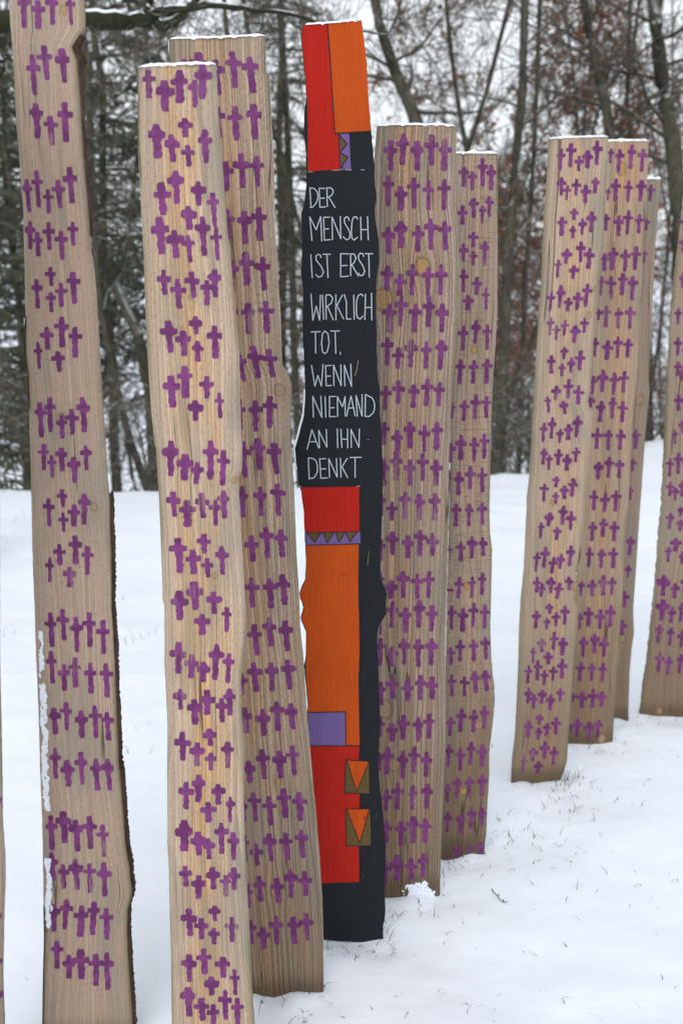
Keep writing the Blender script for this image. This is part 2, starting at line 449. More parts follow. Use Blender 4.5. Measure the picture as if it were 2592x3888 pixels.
# ---- far left tall plank
P1 = Plank('tallest plank at the left with dark bark along its right edge', 2.11, R(2),
    conv(A1, '62,-700 75,0 85,200 110,480 140,1100 170,1450 205,1900 218,2352')[:-1]+conv(B1, '205,0 215,250 218,550 222,700 218,980 225,1100 240,1200 255,1500 265,1900 275,2352')[:-1]+conv(C1, '275,0 285,500 300,900 315,1350 335,1800 350,2250')+conv(D1, '352,60 370,500 378,900 385,1300 390,1600 380,2000 375,2352 370,2700'),
    conv(A1, '745,-700 752,0 765,250 740,280 705,335 650,410 660,460 690,520 700,640 720,850 740,1200 760,1500 800,1950 810,2250')+conv(B1, '830,200 860,480 875,750 895,1100 920,1500 940,1800 965,2200 985,2352')[:-1]+conv(C1, '985,0 985,200 1000,500 1000,950 1010,1100 1030,1500 1040,1800 1060,2200')+conv(D1, '1062,0 1090,250 1115,600 1130,800 1160,950 1165,1050 1182,1150 1178,1225 1145,1330 1140,1500 1145,1700 1165,2000 1190,2352 1200,2700'),
    [(0, -290), (1, -300)], [(0, 4000), (1, 4000)], 1)
P1C = crosses((A1, '210,-80,250,120 340,5,260,130 465,-70,222,115 620,-60,222,90 287,487,850,130 392,405,712,135 550,430,738,135 318,922,1235,125 450,1035,1300,130 575,912,1270,135 237,1600,1892,95 325,1522,1850,112 428,1690,1905,95 517,1608,1860,118 618,1490,1815,125 268,1975,2225,98 335,2072,2290,95 435,1985,2230,112 545,2065,2320,125 648,1980,2192,100'),
    (B1, '450,270,437,95 325,375,640,108 650,312,597,125 548,410,622,110 455,492,672,92 555,712,985,122 420,802,1008,122 672,802,1078,125 340,938,1178,80 520,1018,1205,122 355,1475,1790,110 445,1432,1742,112 550,1585,1800,100 642,1535,1765,118 735,1430,1745,125 390,1848,2082,98 462,1948,2148,85 550,1880,2092,112 660,1962,2195,122 765,1862,2082,103 555,2250,2410,92'),
    (C1, '435,-20,232,103 662,35,232,118 565,108,277,87 755,-60,215,122 532,387,578,118 672,312,572,120 780,408,668,117 447,508,730,80 625,592,772,117 450,1000,1308,118 560,968,1250,110 680,1038,1355,117 795,1000,1308,117 920,1070,1375,117 455,1345,1635,102 572,1462,1698,118 668,1402,1670,110 808,1450,1725,112 942,1455,1760,130 483,1850,2090,118 593,1802,2050,110 728,1875,2122,115 845,1832,2125,115 955,1890,2145,117 492,2210,2485,107'),
    (D1, '600,-10,228,125 722,-80,212,115 855,-15,268,112 960,-15,268,112 452,490,800,112 568,450,735,138 677,525,808,125 798,492,790,128 915,572,860,117 460,820,1075,112 565,925,1142,112 672,877,1150,132 800,915,1178,110 928,910,1215,132 487,1277,1530,105 598,1238,1505,117 733,1290,1570,135 845,1257,1555,115 948,1320,1600,128 508,1612,1858,112 618,1732,1943,118 722,1680,1948,148 858,1725,2010,120 952,1715,2048,130'))
P1.build([], P1C, wood_mat('wood_a', 1.7, P1.kn([(242, 38, 13, .3), (357, 1925, 13), (232, 1585, 16)]), P1.hw, pale=(0.482, 0.362, 0.282), dark=(0.325, 0.228, 0.164), grey=(0.373, 0.295, 0.231), contrast=.55, orange_amt=.10, ridge=.4, wet=.12, rough=.52, freq=150), fuzz=.8)
P1.edge_strip('bark', 1, 1875, 3920, lambda y: 6.5+4*noise.noise(Vector((y*.012, 3, 1)))+4.5*noise.noise(Vector((y*.09, 5, 1)))+4*noise.noise(Vector((y*.35, 5, 1))), BARKEDGE, step=4)
P1.edge_strip('bark', 1, 128, 900, lambda y: (27*max(0, 1-abs(y-205)/75) if y < 280 else 0)+(4.0 if y < 330 else 2.0)+2.8*noise.noise(Vector((y*.06, 2, 1))), BARKEDGE, step=4)
P1.edge_strip('bark', -1, 1200, 1560, lambda y: 3.0+2.5*noise.noise(Vector((y*.03, 8, 1))), BARKEDGE, step=5)
P1.edge_strip('bark', -1, 3440, 3920, lambda y: 3.5+3*noise.noise(Vector((y*.03, 12, 1)))+1.5*noise.noise(Vector((y*.2, 12, 1))), BARKEDGE, step=5)
# crumbly snow frozen on to a board: a fine sheet that dips under the wood wherever the field is negative
def crust(P, x0, x1, y0, y1, field, thick=.006, step=2.0, name='clinging_snow'):
    V, FA = [], []; ys = list(np.arange(y0, y1, step)); n = max(2, int((x1-x0)/step))
    fl = []
    for y in ys:
        e = P.xl(y)
        for j in range(n+1):
            dx = x0+(x1-x0)*j/n; f = field(dx, y); fl.append(f); u = e+dx
            off = P.prof(P.sof(u, y))+.0012-max(-.2, min(1, f))*thick*(.75+.5*noise.noise(Vector((u*.16, y*.16, 6))))
            V.append(P.local(u, y, off))
    for i in range(len(ys)-1):
        for j in range(n):
            a = i*(n+1)+j; q = (a, a+n+1, a+n+2, a+1)
            if max(fl[k] for k in q) > -.15: FA.append(q)
    return mesh_obj(name, V, FA, SNOW, P.root, smooth=True)
def f1(dx, y):
    c = 23+6*noise.noise(Vector((y*.008, 2, 0))); w = 16+7*noise.noise(Vector((y*.012, 5, 0)))
    if y < 2480: w *= .6
    g = 1-((dx-c)/w)**2
    g += 1.0*noise.noise(Vector((dx*.05, y*.03, 1)))+.55*noise.noise(Vector((dx*.13, y*.08, 3)))+.14*noise.noise(Vector((dx*.4, y*.3, 5)))
    if 3080 < y < 3260: g -= 1.1
    if y > 3490: g -= (y-3490)/40
    if 2600 > y > 2545: g -= .7
    return g*.7-.1
crust(P1, -2, 48, 2395, 3530, f1)

# ---- front plank with five crosses a row
P2 = Plank('nearest pale yellow plank, second from left, its foot below the picture edge', 1.99, R(4),
    conv(A2, '45,335 48,600 50,1000 65,1300 80,1600 88,1742')+conv(B2, '95,100 110,600 130,1000 155,1400 190,1742')+conv(C2, '200,20 222,400 235,700 250,1100 253,1299 268,1303 270,1742')+conv(D2, '266,240 275,400 295,800 290,1200 290,1742')+conv(E2, '206,200 215,400 225,800 235,1200 242,1742 244,2600'),
    conv(A2, '700,312 715,700 745,1050 785,1600 795,1742')+conv(B2, '810,60 845,450 870,700 890,950 900,1400 915,1742')+conv(C2, '915,20 913,190 904,215 878,260 882,330 896,500 905,700 925,1000 938,1300 935,1500')+conv(D2, '930,100 905,400 910,700 935,1000 925,1400 930,1700')+conv(E2, '848,200 855,300 865,600 890,1000 905,1400 930,1742 935,2600'),
    [(0, 254), (.35, 249), (.65, 244), (1, 243)], [(0, 4120), (1, 4130)], 2)
P2C = crosses((A2, '135,360,595,120 272,447,705,155 398,360,635,155 520,440,670,120 585,318,600,140 200,808,1092,150 437,757,917,122 325,895,1122,132 460,980,1158,112 600,852,1130,125 242,1290,1560,145 362,1195,1468,142 548,1282,1482,137 668,1375,1655,95 465,1485,1682,140 225,1575,1884,152 350,1685,1915,150 580,1572,1898,130 695,1655,1935,100'),
    (B2, '462,-15,210,108 262,270,478,115 378,345,592,140 495,285,502,135 618,355,563,110 685,268,498,115 302,690,955,145 528,655,805,115 422,772,982,135 542,858,1030,98 680,732,1005,132 438,1065,1332,135 325,1145,1408,148 618,1150,1335,128 722,1285,1498,83 522,1350,1520,132'),
    (C2, '325,-60,235,140 445,50,270,142 545,120,300,112 655,-60,265,130 762,20,312,110 340,362,568,118 455,432,655,135 575,372,582,122 690,432,645,100 757,355,585,105 380,745,1035,148 597,712,875,115 500,840,1045,132 620,912,1072,105 742,815,1050,122 515,1105,1340,135 392,1180,1425,150 675,1190,1375,132 785,1318,1522,85 582,1375,1548,135'),
    (D2, '390,82,342,135 495,182,378,125 597,245,412,108 702,100,398,130 805,175,420,95 400,468,640,112 515,550,762,128 622,478,685,125 745,545,748,105 808,465,688,108 420,822,1060,145 643,797,942,112 543,912,1108,128 655,998,1145,98 792,905,1125,108 553,1178,1405,118 450,1237,1462,127 712,1258,1430,115 815,1362,1572,80 630,1405,1575,132'),
    (E2, '348,52,310,155 458,150,345,130 548,207,380,100 650,80,338,115 750,155,385,98 355,432,602,105 465,510,705,125 578,445,630,115 690,512,690,95 755,445,635,108 385,785,1012,135 598,765,893,103 485,865,1038,118 592,948,1085,92 740,858,1065,110 505,1115,1328,130 388,1162,1390,130 665,1188,1362,132 760,1290,1503,80 570,1350,1505,128 375,1435,1678,120 490,1522,1712,120 587,1578,1800,105 683,1465,1708,110 785,1525,1790,105'))
P2.fatp = .55
P2.build([], P2C, wood_mat('wood_b', 4.2, P2.kn([(725, 1130, 9), (817, 2187, 11, .3), (888, 1824, 11), (690, 1245, 5)]), P2.hw, pale=(0.607, 0.453, 0.332), dark=(0.405, 0.281, 0.184), grey=(0.439, 0.358, 0.290), orange=(0.528, 0.339, 0.184), heart=(.0, .032, .75), contrast=.75, orange_amt=.55, wob=.055, ridge=.7, wet=.1, rough=.52, freq=120))
P2.snow_cap(.0048)
# ---- plank behind it
P3 = Plank('ridged tan plank between the nearest pale plank and the black plank', 2.275, R(5),
    [(640, 148), (644, 236), (925, 3800)],
    conv(A2, '1105,75 1112,380 1138,400 1175,1100 1190,1742')+conv(B2, '1195,40 1215,400 1230,600 1245,1060 1275,1090 1305,1150 1325,1250 1312,1400 1312,1742')+conv(C2, '1325,20 1345,400 1365,900 1385,1200 1395,1500')+conv(D2, '1402,40 1420,200 1445,600 1475,950 1500,1250')+conv(E2, '1435,-40 1470,400 1490,700 1500,1100 1500,1480 1502,1600'),
    [(0, 148), (.5, 143), (1, 134)], [(0, 3795), (.6, 3785), (1, 3775)], 3)
P3C = crosses((A2, '548,215,470,160 430,270,520,130 690,275,570,150 828,207,507,140 972,253,552,135 700,660,930,125 850,660,942,125 1000,645,935,135 775,1115,1362,130 900,1048,1335,135 1035,1075,1328,125 785,1510,1760,120 930,1528,1800,125 1048,1495,1775,125'),
    (B2, '820,185,455,125 940,122,400,130 1078,162,442,130 822,545,810,100 957,545,803,120 1105,528,795,128 885,965,1190,110 1000,900,1168,132 1128,925,1160,130 890,1340,1600,110 1022,1350,1608,122 1140,1315,1580,122 1038,1663,1925,130 1172,1700,1960,125 915,1690,1990,130'),
    (C2, '910,318,577,100 1060,322,565,112 1202,297,562,125 988,725,943,120 1108,657,912,118 1228,675,905,120 988,1072,1322,122 1135,1080,1328,122 1245,1045,1298,118 1010,1460,1718,122 1133,1400,1645,122 1265,1427,1680,125'),
    (D2, '905,340,520,100 1008,250,495,127 1153,253,488,118 1285,228,472,122 928,622,835,120 1078,635,857,120 1195,575,818,130 1312,587,803,118 962,1062,1245,110 1078,968,1215,125 1217,980,1210,118 1325,938,1182,117 1003,1325,1563,115 1130,1357,1597,118 1255,1292,1537,125 1380,1322,1560,122 915,1390,1560,80'),
    (E2, '840,170,400,90 935,248,430,112 1045,165,397,118 1180,160,388,108 1312,133,365,118 965,515,728,112 1112,535,742,118 1222,467,700,118 1340,475,680,118 870,580,780,90 893,880,1080,90 997,940,1118,115 1105,850,1085,118 1245,857,1080,118 1352,822,1050,118'))
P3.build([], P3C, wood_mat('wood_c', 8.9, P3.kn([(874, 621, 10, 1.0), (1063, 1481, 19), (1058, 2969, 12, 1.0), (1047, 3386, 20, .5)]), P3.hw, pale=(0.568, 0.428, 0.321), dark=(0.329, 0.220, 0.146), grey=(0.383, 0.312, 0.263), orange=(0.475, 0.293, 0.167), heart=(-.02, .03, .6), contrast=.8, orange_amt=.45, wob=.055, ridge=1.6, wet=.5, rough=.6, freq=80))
P3.snow_cap(.0048)
P3.edge_strip('clinging_snow', -1, 150, 232, lambda y: 5*max(.1, 1-(y-150)/85), SNOW, depth0=.004, depth1=.02)

# ---- painted black, red and orange plank
P4 = Plank('black plank with red and orange fields and white German writing', 2.515, R(8),
    conv(A4, '180,195 150,380 170,550 185,700 215,1000 228,1200 195,1330 190,1640 215,1900 220,2100')+conv(B4, '225,200 200,450 155,610 165,1080 150,1400 185,1700 170,2130')+conv(C4, '190,400 210,900 190,1200 140,1400 100,1550 70,1650 80,1800 105,1980')+conv(D4, '115,100 150,220 185,500 200,800 220,1200 205,1440 130,1590 135,1700 180,1760 185,1830 145,1920 145,1970 205,2100')+conv(E4, '220,0 215,350 190,430 215,700 240,1000 235,1100 260,1500 265,1980')+conv(F4, '160,0 175,1000 230,2070 235,2400'),
    conv(A4, '970,130 1040,700 1060,1180 1095,1550 1100,1630 1125,1900 1145,2100')+conv(B4, '1145,200 1165,300 1175,480 1145,500 1150,650 1200,950 1210,1250 1170,1500 1160,2000')+conv(C4, '1170,0 1180,400 1190,750 1215,800 1220,1200 1240,1500 1260,1980')+conv(D4, '1255,150 1245,600 1225,1100 1225,1400 1290,1560 1325,1650 1290,1720 1310,1880 1230,2000 1190,2100')+conv(E4, '1180,0 1190,400 1210,900 1225,1200 1210,1500 1195,1800 1205,1980')+conv(F4, '1107,60 1145,400 1160,600 1190,900 1175,1500 1185,1800 1175,1900 1155,1960 1155,2150 1155,2400'),
    [(0, 94), (.45, 88), (1, 76)], [(0, 3542), (.35, 3540), (.75, 3548), (1, 3562)], 4, name='painted_plank')
P4.flat = True
def paint(name, c, c2, sc=30):
    T = NT(name); tc = T.new('ShaderNodeTexCoord'); uvn = T.new('ShaderNodeUVMap', uv_map='grain')
    n = T.noise(tc.outputs['Object'], sc, 3, .6); mp = T.new('ShaderNodeMapping'); mp.inputs['Scale'].default_value = (1, .03, 1); T.put(mp.inputs[0], uvn.outputs[0])
    g = T.noise(mp.outputs[0], 260, 2, .5); big = T.noise(tc.outputs['Object'], 5, 3, .6)
    col = T.mix(n, c, c2); col = T.mix(T.math('MULTIPLY', T.step(g, .42, .62), .35), col, tuple(x*.72 for x in c2)); col = T.mix(T.math('MULTIPLY', T.step(big, .35, .75), .25), col, tuple(x*.62 for x in c2))
    mp2 = T.new('ShaderNodeMapping'); mp2.inputs['Scale'].default_value = (1, .06, 1); mp2.inputs['Rotation'].default_value = (0, 0, .12); T.put(mp2.inputs[0], uvn.outputs[0])
    scr = T.step(T.noise(mp2.outputs[0], 210, 2, .5), .715, .75)
    col = T.mix(T.math('MULTIPLY', scr, .12), col, (.35, .25, .22))
    dk = T.step(T.noise(tc.outputs['Object'], 38, 2, .5), .72, .78)
    col = T.mix(T.math('MULTIPLY', dk, .6), col, (.04, .015, .01))
    return T.out(col, .6, T.bump(T.math('ADD', g, T.math('MULTIPLY', n, .3)), .0008, .8), .12)
BLACK = paint('black_paint', (.0110, .0128, .0150), (.0170, .0192, .0240))
RED = paint('red_paint', (.45, .015, .007), (.40, .013, .007)); ORANGE = paint('orange_paint', (.52, .078, .006), (.46, .064, .006))
LILAC = paint('lilac_paint', (.170, .108, .29), (.150, .095, .26)); GOLD = paint('gold_paint', (.16, .105, .03), (.085, .055, .022), 90)
LINE = plain('line_paint', (.022, .010, .008), rough=.5); WHITE = plain('white_lettering', (.50, .56, .63), (.38, .43, .50), sc=90, rough=.6)
STALK = plain('dry_stalk', (.26, .22, .09), rough=.6)
o1, o2, o3, o4 = .0007, .0011, .0015, .0019
dec = []
RW = random.Random(8)
def wobble(p, a=.9):
    out = []
    for i in range(len(p)):
        (x0, y0), (x1, y1) = p[i], p[(i+1) % len(p)]; L_ = math.hypot(x1-x0, y1-y0); n_ = max(1, int(L_/16))
        for k in range(n_):
            t = k/n_; j = a if L_ > 25 and k else 0
            out.append((x0+(x1-x0)*t+RW.uniform(-j, j), y0+(y1-y0)*t+RW.uniform(-j, j)))
    return out
def D(m, crop, s, off=o1): dec.append((m, wobble(conv(crop, s)), off))
def J(*a):
    r = []
    for c, s in a: r += conv(c, s)
    return r
D(RED, A4, '182,203 500,178 535,640 560,950 605,1668 655,1668 680,2155 430,2163 240,2185 240,1650 238,1200 222,1000 192,700 178,550 160,385')
D(ORANGE, A4, '515,176 968,132 1036,700 1062,1180 1092,1625 615,1655 575,1150 540,600')
D(LILAC, A4, '668,1664 800,1660 825,2160 690,2152')
for t in ('672,1690 770,1805 690,1905', '688,1930 780,1985 697,2100', '700,2118 750,2158 696,2152'): D(GOLD, A4, t, o2)
D(RED, D4, '146,182 480,178 935,168 940,775 205,790 190,500')
D(LILAC, D4, '207,797 952,780 955,935 218,960')
for t in ('235,800 415,795 335,918', '450,797 590,794 505,922', '620,794 740,791 665,912', '760,792 905,787 808,908'): D(GOLD, D4, t, o2)
dec.append((ORANGE, wobble(J((D4, '220,966 930,946 925,1600 935,2100'), (E4, '938,200 925,720 942,1528 760,1528 752,1075 250,1085 242,900 222,600 214,420 222,350 224,60'), (D4, '215,2090 155,1968 155,1922 190,1830 186,1760 142,1695 138,1592 210,1442 226,1200'))), o1))
D(LILAC, E4, '242,1090 750,1078 755,1532 268,1532')
dec.append((RED, wobble(J((E4, '270,1543 934,1543 930,1720'), (F4, '835,210 830,390 825,900 830,1385 560,1392 240,1405 200,900'), (E4, '272,1960'))), o1))
D(GOLD, E4, '758,1727 1070,1747 1070,2180 740,2170', o2); D(ORANGE, E4, '777,1735 1065,1750 900,2150', o3)
D(GOLD, F4, '652,397 975,392 985,885 655,895', o2); D(ORANGE, F4, '665,402 965,397 835,850', o3)
def stroke(m, crop, s, w, off=o4):
    """one brushed stroke as a chain of quads with rounded joints"""
    p = conv(crop, s) if isinstance(s, str) else s
    w = w/2
    for i in range(len(p)-1):
        (x0, y0), (x1, y1) = p[i], p[i+1]; L = math.hypot(x1-x0, y1-y0) or 1
        nx, ny = -(y1-y0)/L*w, (x1-x0)/L*w; ex, ey = (x1-x0)/L*w*.55, (y1-y0)/L*w*.55
        k = off+.00002*(i % 7)
        dec.append((m, [(x0-ex+nx, y0-ey+ny), (x0-ex-nx, y0-ey-ny), (x1+ex-nx, y1+ey-ny), (x1+ex+nx, y1+ey+ny)], k))
def L(m, crop, s, w, off=o4):
    for q in s.split(';'): stroke(m, crop, q, w, off)
L(LINE, A4, '508,178 540,600 562,950 575,1150 608,1668;606,1668 1095,1632;662,1668 684,2150;672,1690 770,1805 690,1905;688,1930 780,1985 697,2110;700,2118 752,2160', 4.0)
L(LINE, D4, '205,793 940,778;215,962 940,942;235,802 335,920 415,797;415,797 450,797 505,925 592,795;620,795 663,915 742,792;760,792 808,912 905,787', 3.4)
L(LINE, E4, '250,1084 752,1074 757,1532;268,1536 938,1538;755,1722 1070,1745;755,1722 740,2172 1070,2184;775,1735 900,2155 1068,1750', 3.4)
L(LINE, F4, '650,395 975,390;650,395 655,897 830,890;662,402 835,852 967,397', 3.4)
TXT_B = ('270,262 285,530;265,262 330,270 370,320 380,390 365,445 345,480 310,520 275,528;395,262 405,525;395,268 475,270;400,405 468,400;405,525 485,518;500,262 505,515;495,262 550,262 580,290 585,325 565,360 530,385 505,385;525,385 610,530;'
 '298,975 268,655 355,830 415,648 430,980;455,660 465,968;455,660 538,660;460,820 525,815;465,968 548,962;575,965 568,655 688,950 680,648;802,705 790,665 762,652 735,680 740,740 790,820 815,890 800,950 765,965 718,925;915,685 895,652 860,658 838,720 830,850 835,940 870,968 912,930;955,655 962,965;1048,650 1058,965;958,828 1050,825;'
 '282,1165 302,1478;420,1205 410,1170 380,1160 352,1185 355,1240 420,1320 455,1400 430,1455 385,1470 350,1435;445,1160 550,1160;500,1165 515,1478;685,1155 685,1465;685,1152 795,1155;685,1315 775,1310;685,1465 790,1455;820,1155 820,1450;815,1152 870,1160 892,1210 870,1270 828,1305;835,1300 925,1455;995,1190 985,1155 950,1145 925,1175 928,1230 985,1315 1010,1390 985,1445 950,1448 925,1415;1015,1152 1118,1152;1065,1155 1072,1470;'
 '285,1698 310,2055 355,1860 402,2055 412,1710;440,1710 455,2040;485,1715 490,2040;485,1712 540,1708 578,1750 560,1820 490,1875;510,1870 585,2048;620,1705 622,2050;710,1710 630,1860;635,1855 725,2035;735,1705 762,1800 765,2035 825,2035;862,1710 868,2040;990,1725 965,1698 925,1715 900,1790 898,1960 915,2020 950,2035 985,1995;1020,1700 1012,2045;1102,1685 1105,2050;1018,1880 1100,1878')
TXT_C = ('285,72 412,68;345,72 348,362;470,62 440,95 428,220 440,340 468,365 505,340 530,220 515,100 480,62 470,62;550,60 672,58;610,62 620,362;680,345 680,375;'
 '292,525 338,805 378,660 425,805 448,510;482,530 490,800;480,528 560,525;488,670 550,668;490,800 562,795;595,800 590,520 692,800 688,515;742,805 735,520 832,808 822,508;'
 '318,1228 308,940 432,1228 418,938;475,945 485,1225;535,948 535,1220;530,945 615,945;535,1100 598,1095;530,1218 620,1215;645,1215 640,945 710,1085 745,945 748,1210;765,1212 825,938 882,1208;790,1102 850,1098;910,1212 892,930 975,1210 975,918;1020,920 1015,1212;1018,915 1110,965 1135,1010 1145,1070 1138,1130 1120,1170 1070,1215 1010,1212;'
 '232,1660 298,1395 388,1640;262,1558 350,1555;400,1640 388,1400 500,1632 492,1390;640,1380 645,1640;688,1385 702,1635;778,1385 780,1640;700,1522 778,1522;830,1635 825,1390 932,1632 938,1385;'
 '248,1780 262,2055;245,1775 320,1785 355,1820 372,1880 370,1960 350,2010 320,2045 255,2058;402,1790 418,2052;398,1788 485,1785;410,1925 485,1922;415,2052 508,2045;535,2040 525,1785 638,2035 628,1780;682,1778 690,2038;775,1780 695,1910;705,1900 780,2042;810,1768 965,1768;880,1775 880,2040')
L(WHITE, B4, TXT_B, 3.7); L(WHITE, C4, TXT_C, 3.7)
L(WHITE, C4, '1045,1525 1068,1526;402,255 420,255', 1.0)
L(STALK, C4, '922,462 905,570 880,660', 3.2)
L(STALK, D4, '1068,1045 1048,1225', 1.8)
for q in ('240,2186 310,2182', '570,2164 690,2158', '700,2145 760,2158 840,2158', '955,2158 1010,2156'): L(WHITE, A4, q, 1.4)
L(WHITE, D4, '900,165 950,160', 1.6); L(WHITE, D4, '128,160 160,170', 1.4)
P4.build([], [], BLACK, decals=dec, fuzz=.9)
P4.snow_cap(.0048, q0=.02)
P4.edge_strip('clinging_snow', -1, 1480, 1790, lambda y: .3+1.5*math.exp(-((y-1625)/40)**2)+1.6*math.exp(-((y-1685)/18)**2)+1.2*noise.noise(Vector((y*.08, 1, 1))), SNOW, depth0=.003, depth1=.03)
P4.edge_strip('bark', 1, 1455, 1610, lambda y: 4+3*noise.noise(Vector((y*.2, 1, 1))), BARKEDGE, depth0=.004, step=3)

# ---- the planks right of it
P5 = Plank('wide ridged plank just right of the black plank, snow on its foot', 2.727, R(0),
    [(1431, 474), (1420, 605), (1408, 1200), (1405, 2000), (1400, 3440)],
    conv(A5, '1022,98 1020,400 1020,1000 1050,1300 1060,1700 1048,2200')+conv(B5, '1030,60 1010,400 985,700 960,1200 945,1600 940,2150')+conv(C5, '935,150 930,300 925,700 905,1500 908,2000')+conv(D5, '912,60 905,500 890,900 870,1300 850,1900 838,2280 838,2400'),
    [(0, 478), (.2, 474), (.8, 474), (1, 479)], [(0, 3385), (.5, 3395), (1, 3428)], 5)
P5C = crosses((A5, '302,270,605,145 442,195,538,142 588,278,605,148 750,207,548,152 895,260,605,148 272,655,995,122 405,770,1045,150 552,678,1022,145 718,705,1040,132 888,700,1040,145 270,1222,1520,150 408,1160,1458,162 598,1205,1500,140 735,1130,1475,148 890,1160,1482,145 262,1648,1925,138 405,1740,1985,145 540,1632,1978,140 715,1670,1990,138 855,1638,1975,140 290,2070,2390,175 422,1985,2320,148 572,2072,2390,148 720,1985,2330,148 868,2068,2387,155'),
    (B5, '262,232,543,130 388,345,582,142 525,255,563,165 690,277,582,120 862,262,590,142 245,770,1040,128 382,710,970,142 555,755,1012,132 703,690,988,135 840,728,992,130 228,1165,1420,130 368,1257,1500,132 508,1165,1462,145 672,1198,1500,132 808,1170,1482,132 225,1575,1880,130 358,1490,1815,150 508,1580,1872,135 650,1510,1815,135 795,1580,1868,138 200,1960,2200,90 315,2048,2255,130 458,1938,2240,138 610,1960,2252,125 785,1950,2255,138'),
    (C5, '195,280,520,100 315,197,457,138 485,240,490,138 622,178,465,145 758,213,465,135 185,640,950,100 298,735,943,145 432,638,930,150 590,662,940,135 722,635,930,135 185,1060,1340,70 322,965,1260,135 460,1035,1315,138 615,950,1255,138 758,1010,1300,137 185,1370,1675,128 312,1470,1690,140 442,1378,1665,135 600,1382,1690,125 748,1375,1670,142 190,1850,2110,115 315,1798,2045,140 483,1832,2070,135 625,1775,2055,130 750,1798,2047,140'),
    (D5, '180,210,430,110 312,280,485,132 442,188,462,138 600,210,478,130 722,172,450,135 175,600,800,100 268,535,845,130 430,580,893,130 562,530,825,130 692,590,865,132 255,1015,1250,130 380,935,1232,138 545,958,1228,118 698,945,1220,135 250,1340,1600,140 410,1360,1640,130 545,1300,1600,145 680,1325,1592,140 245,1790,2050,120 368,1730,2015,160 522,1765,2000,130 655,1710,1980,130'))
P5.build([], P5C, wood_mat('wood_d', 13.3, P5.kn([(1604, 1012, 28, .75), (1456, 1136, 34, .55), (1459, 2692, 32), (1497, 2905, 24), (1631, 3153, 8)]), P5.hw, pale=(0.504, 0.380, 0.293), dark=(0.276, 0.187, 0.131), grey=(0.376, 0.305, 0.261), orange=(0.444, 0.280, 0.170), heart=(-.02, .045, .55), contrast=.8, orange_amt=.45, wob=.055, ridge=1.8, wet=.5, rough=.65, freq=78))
P5.snow_cap(.0048)
P6 = Plank('narrower grey-brown plank half hidden behind the wide ridged one', 2.95, R(0),
    [(1728, 575), (1715, 1400), (1690, 2600), (1672, 3300)],
    conv(A5, '1480,415 1480,900 1480,1600 1475,2150')+conv(B5, '1470,60 1450,400 1425,700 1410,1200 1400,1600 1390,2150')+conv(C5, '1392,60 1395,200 1418,400 1410,800 1398,1300 1410,1600 1425,1780 1445,1920 1442,1990')+conv(D5, '1450,0 1435,200 1400,500 1385,650 1388,850 1365,1200 1355,1500 1335,1650 1332,1710 1332,1900'),
    [(0, 581), (1, 582)], [(0, 3265), (.3, 3255), (1, 3238)], 6)
P6C = crosses((A5, '1105,562,785,122 1195,615,823,105 1308,465,780,115 1408,537,820,118 1092,985,1200,118 1208,907,1125,115 1308,988,1180,85 1380,888,1120,98 1210,1280,1450,118 1100,1410,1600,115 1205,1490,1648,90 1335,1378,1640,110 1100,1690,1945,115 1250,1775,1975,115 1150,1975,2145,125 1345,1890,2132,90'),
    (B5, '1102,107,380,118 1240,45,305,115 1363,93,375,110 1068,480,750,112 1215,485,745,112 1360,470,748,125 1110,928,1160,112 1237,862,1135,120 1355,885,1125,118 975,955,1130,80 1072,1312,1592,122 1217,1333,1605,112 1330,1295,1575,115 960,1400,1618,120 1050,1712,1975,115 1175,1655,1910,115 1305,1675,1945,115 945,1700,1950,60 1018,2068,2320,118 1162,2068,2315,102 1303,2058,2300,115'),
    (C5, '1070,312,530,112 1190,247,495,118 1308,258,467,110 945,350,510,60 1055,697,937,110 1197,693,930,95 1308,655,898,100 945,780,975,95 968,1010,1282,105 1090,1040,1305,125 1215,980,1248,112 1335,1005,1270,112 958,1472,1670,92 1065,1390,1628,105 1207,1385,1625,102 1340,1360,1610,115 968,1775,2018,95 1107,1797,2015,105 1222,1732,1978,115 1342,1730,1960,112'),
    (D5, '960,210,425,105 1080,118,380,115 1217,130,378,105 1332,85,340,108 940,512,765,98 1065,548,802,112 1190,480,735,102 1310,512,755,110 925,950,1150,90 1035,878,1112,110 1165,862,1110,102 1310,840,1082,112 930,1257,1485,98 1070,1275,1500,108 1192,1207,1440,105 1305,1210,1410,97 1035,1625,1780,110 1175,1630,1760,80 1290,1600,1740,100 925,1710,1800,60'))
P6.build([], P6C, wood_mat('wood_e', 17.1, P6.kn([(1799, 1327, 12, 1.0), (1773, 2225, 13, 1.0), (1816, 2753, 14), (1758, 3005, 14, 1.0), (1791, 2601, 7)]), P6.hw, pale=(0.460, 0.351, 0.271), dark=(0.271, 0.194, 0.146), grey=(0.346, 0.282, 0.237), orange=(0.419, 0.275, 0.171), heart=(.0, .03, .3), contrast=.65, orange_amt=.35, ridge=.8, wet=.7, saw=.6))
P6.snow_cap(.006)
P7 = Plank('foremost of the three planks clustered at the right, five crosses a row', 3.43, R(6),
    conv(A7, '345,62 330,400 300,800 285,1200 265,1550 250,1650')+conv(B7, '250,50 235,300 215,700 190,1100 165,1500 142,1680')+conv(C7, '228,30 200,600 175,850 160,1100')+conv(D7, '155,250 140,600 125,900 100,1100 92,1240 88,1400'),
    conv(A7, '893,45 880,300 850,800 840,1050 805,1350 780,1600')+conv(B7, '772,40 745,300 725,650 702,770 722,850 745,875 720,1200 695,1500')+conv(C7, '738,60 700,300 690,500 645,640 675,700 655,820 642,850 672,920 660,1100')+conv(D7, '650,20 625,350 605,650 585,900 575,1100 550,1200 510,1290 500,1400'),
    [(0, 526), (.5, 521), (1, 518)], [(0, 2948), (.3, 2958), (.6, 2967), (.85, 2972), (1, 2978)], 7)
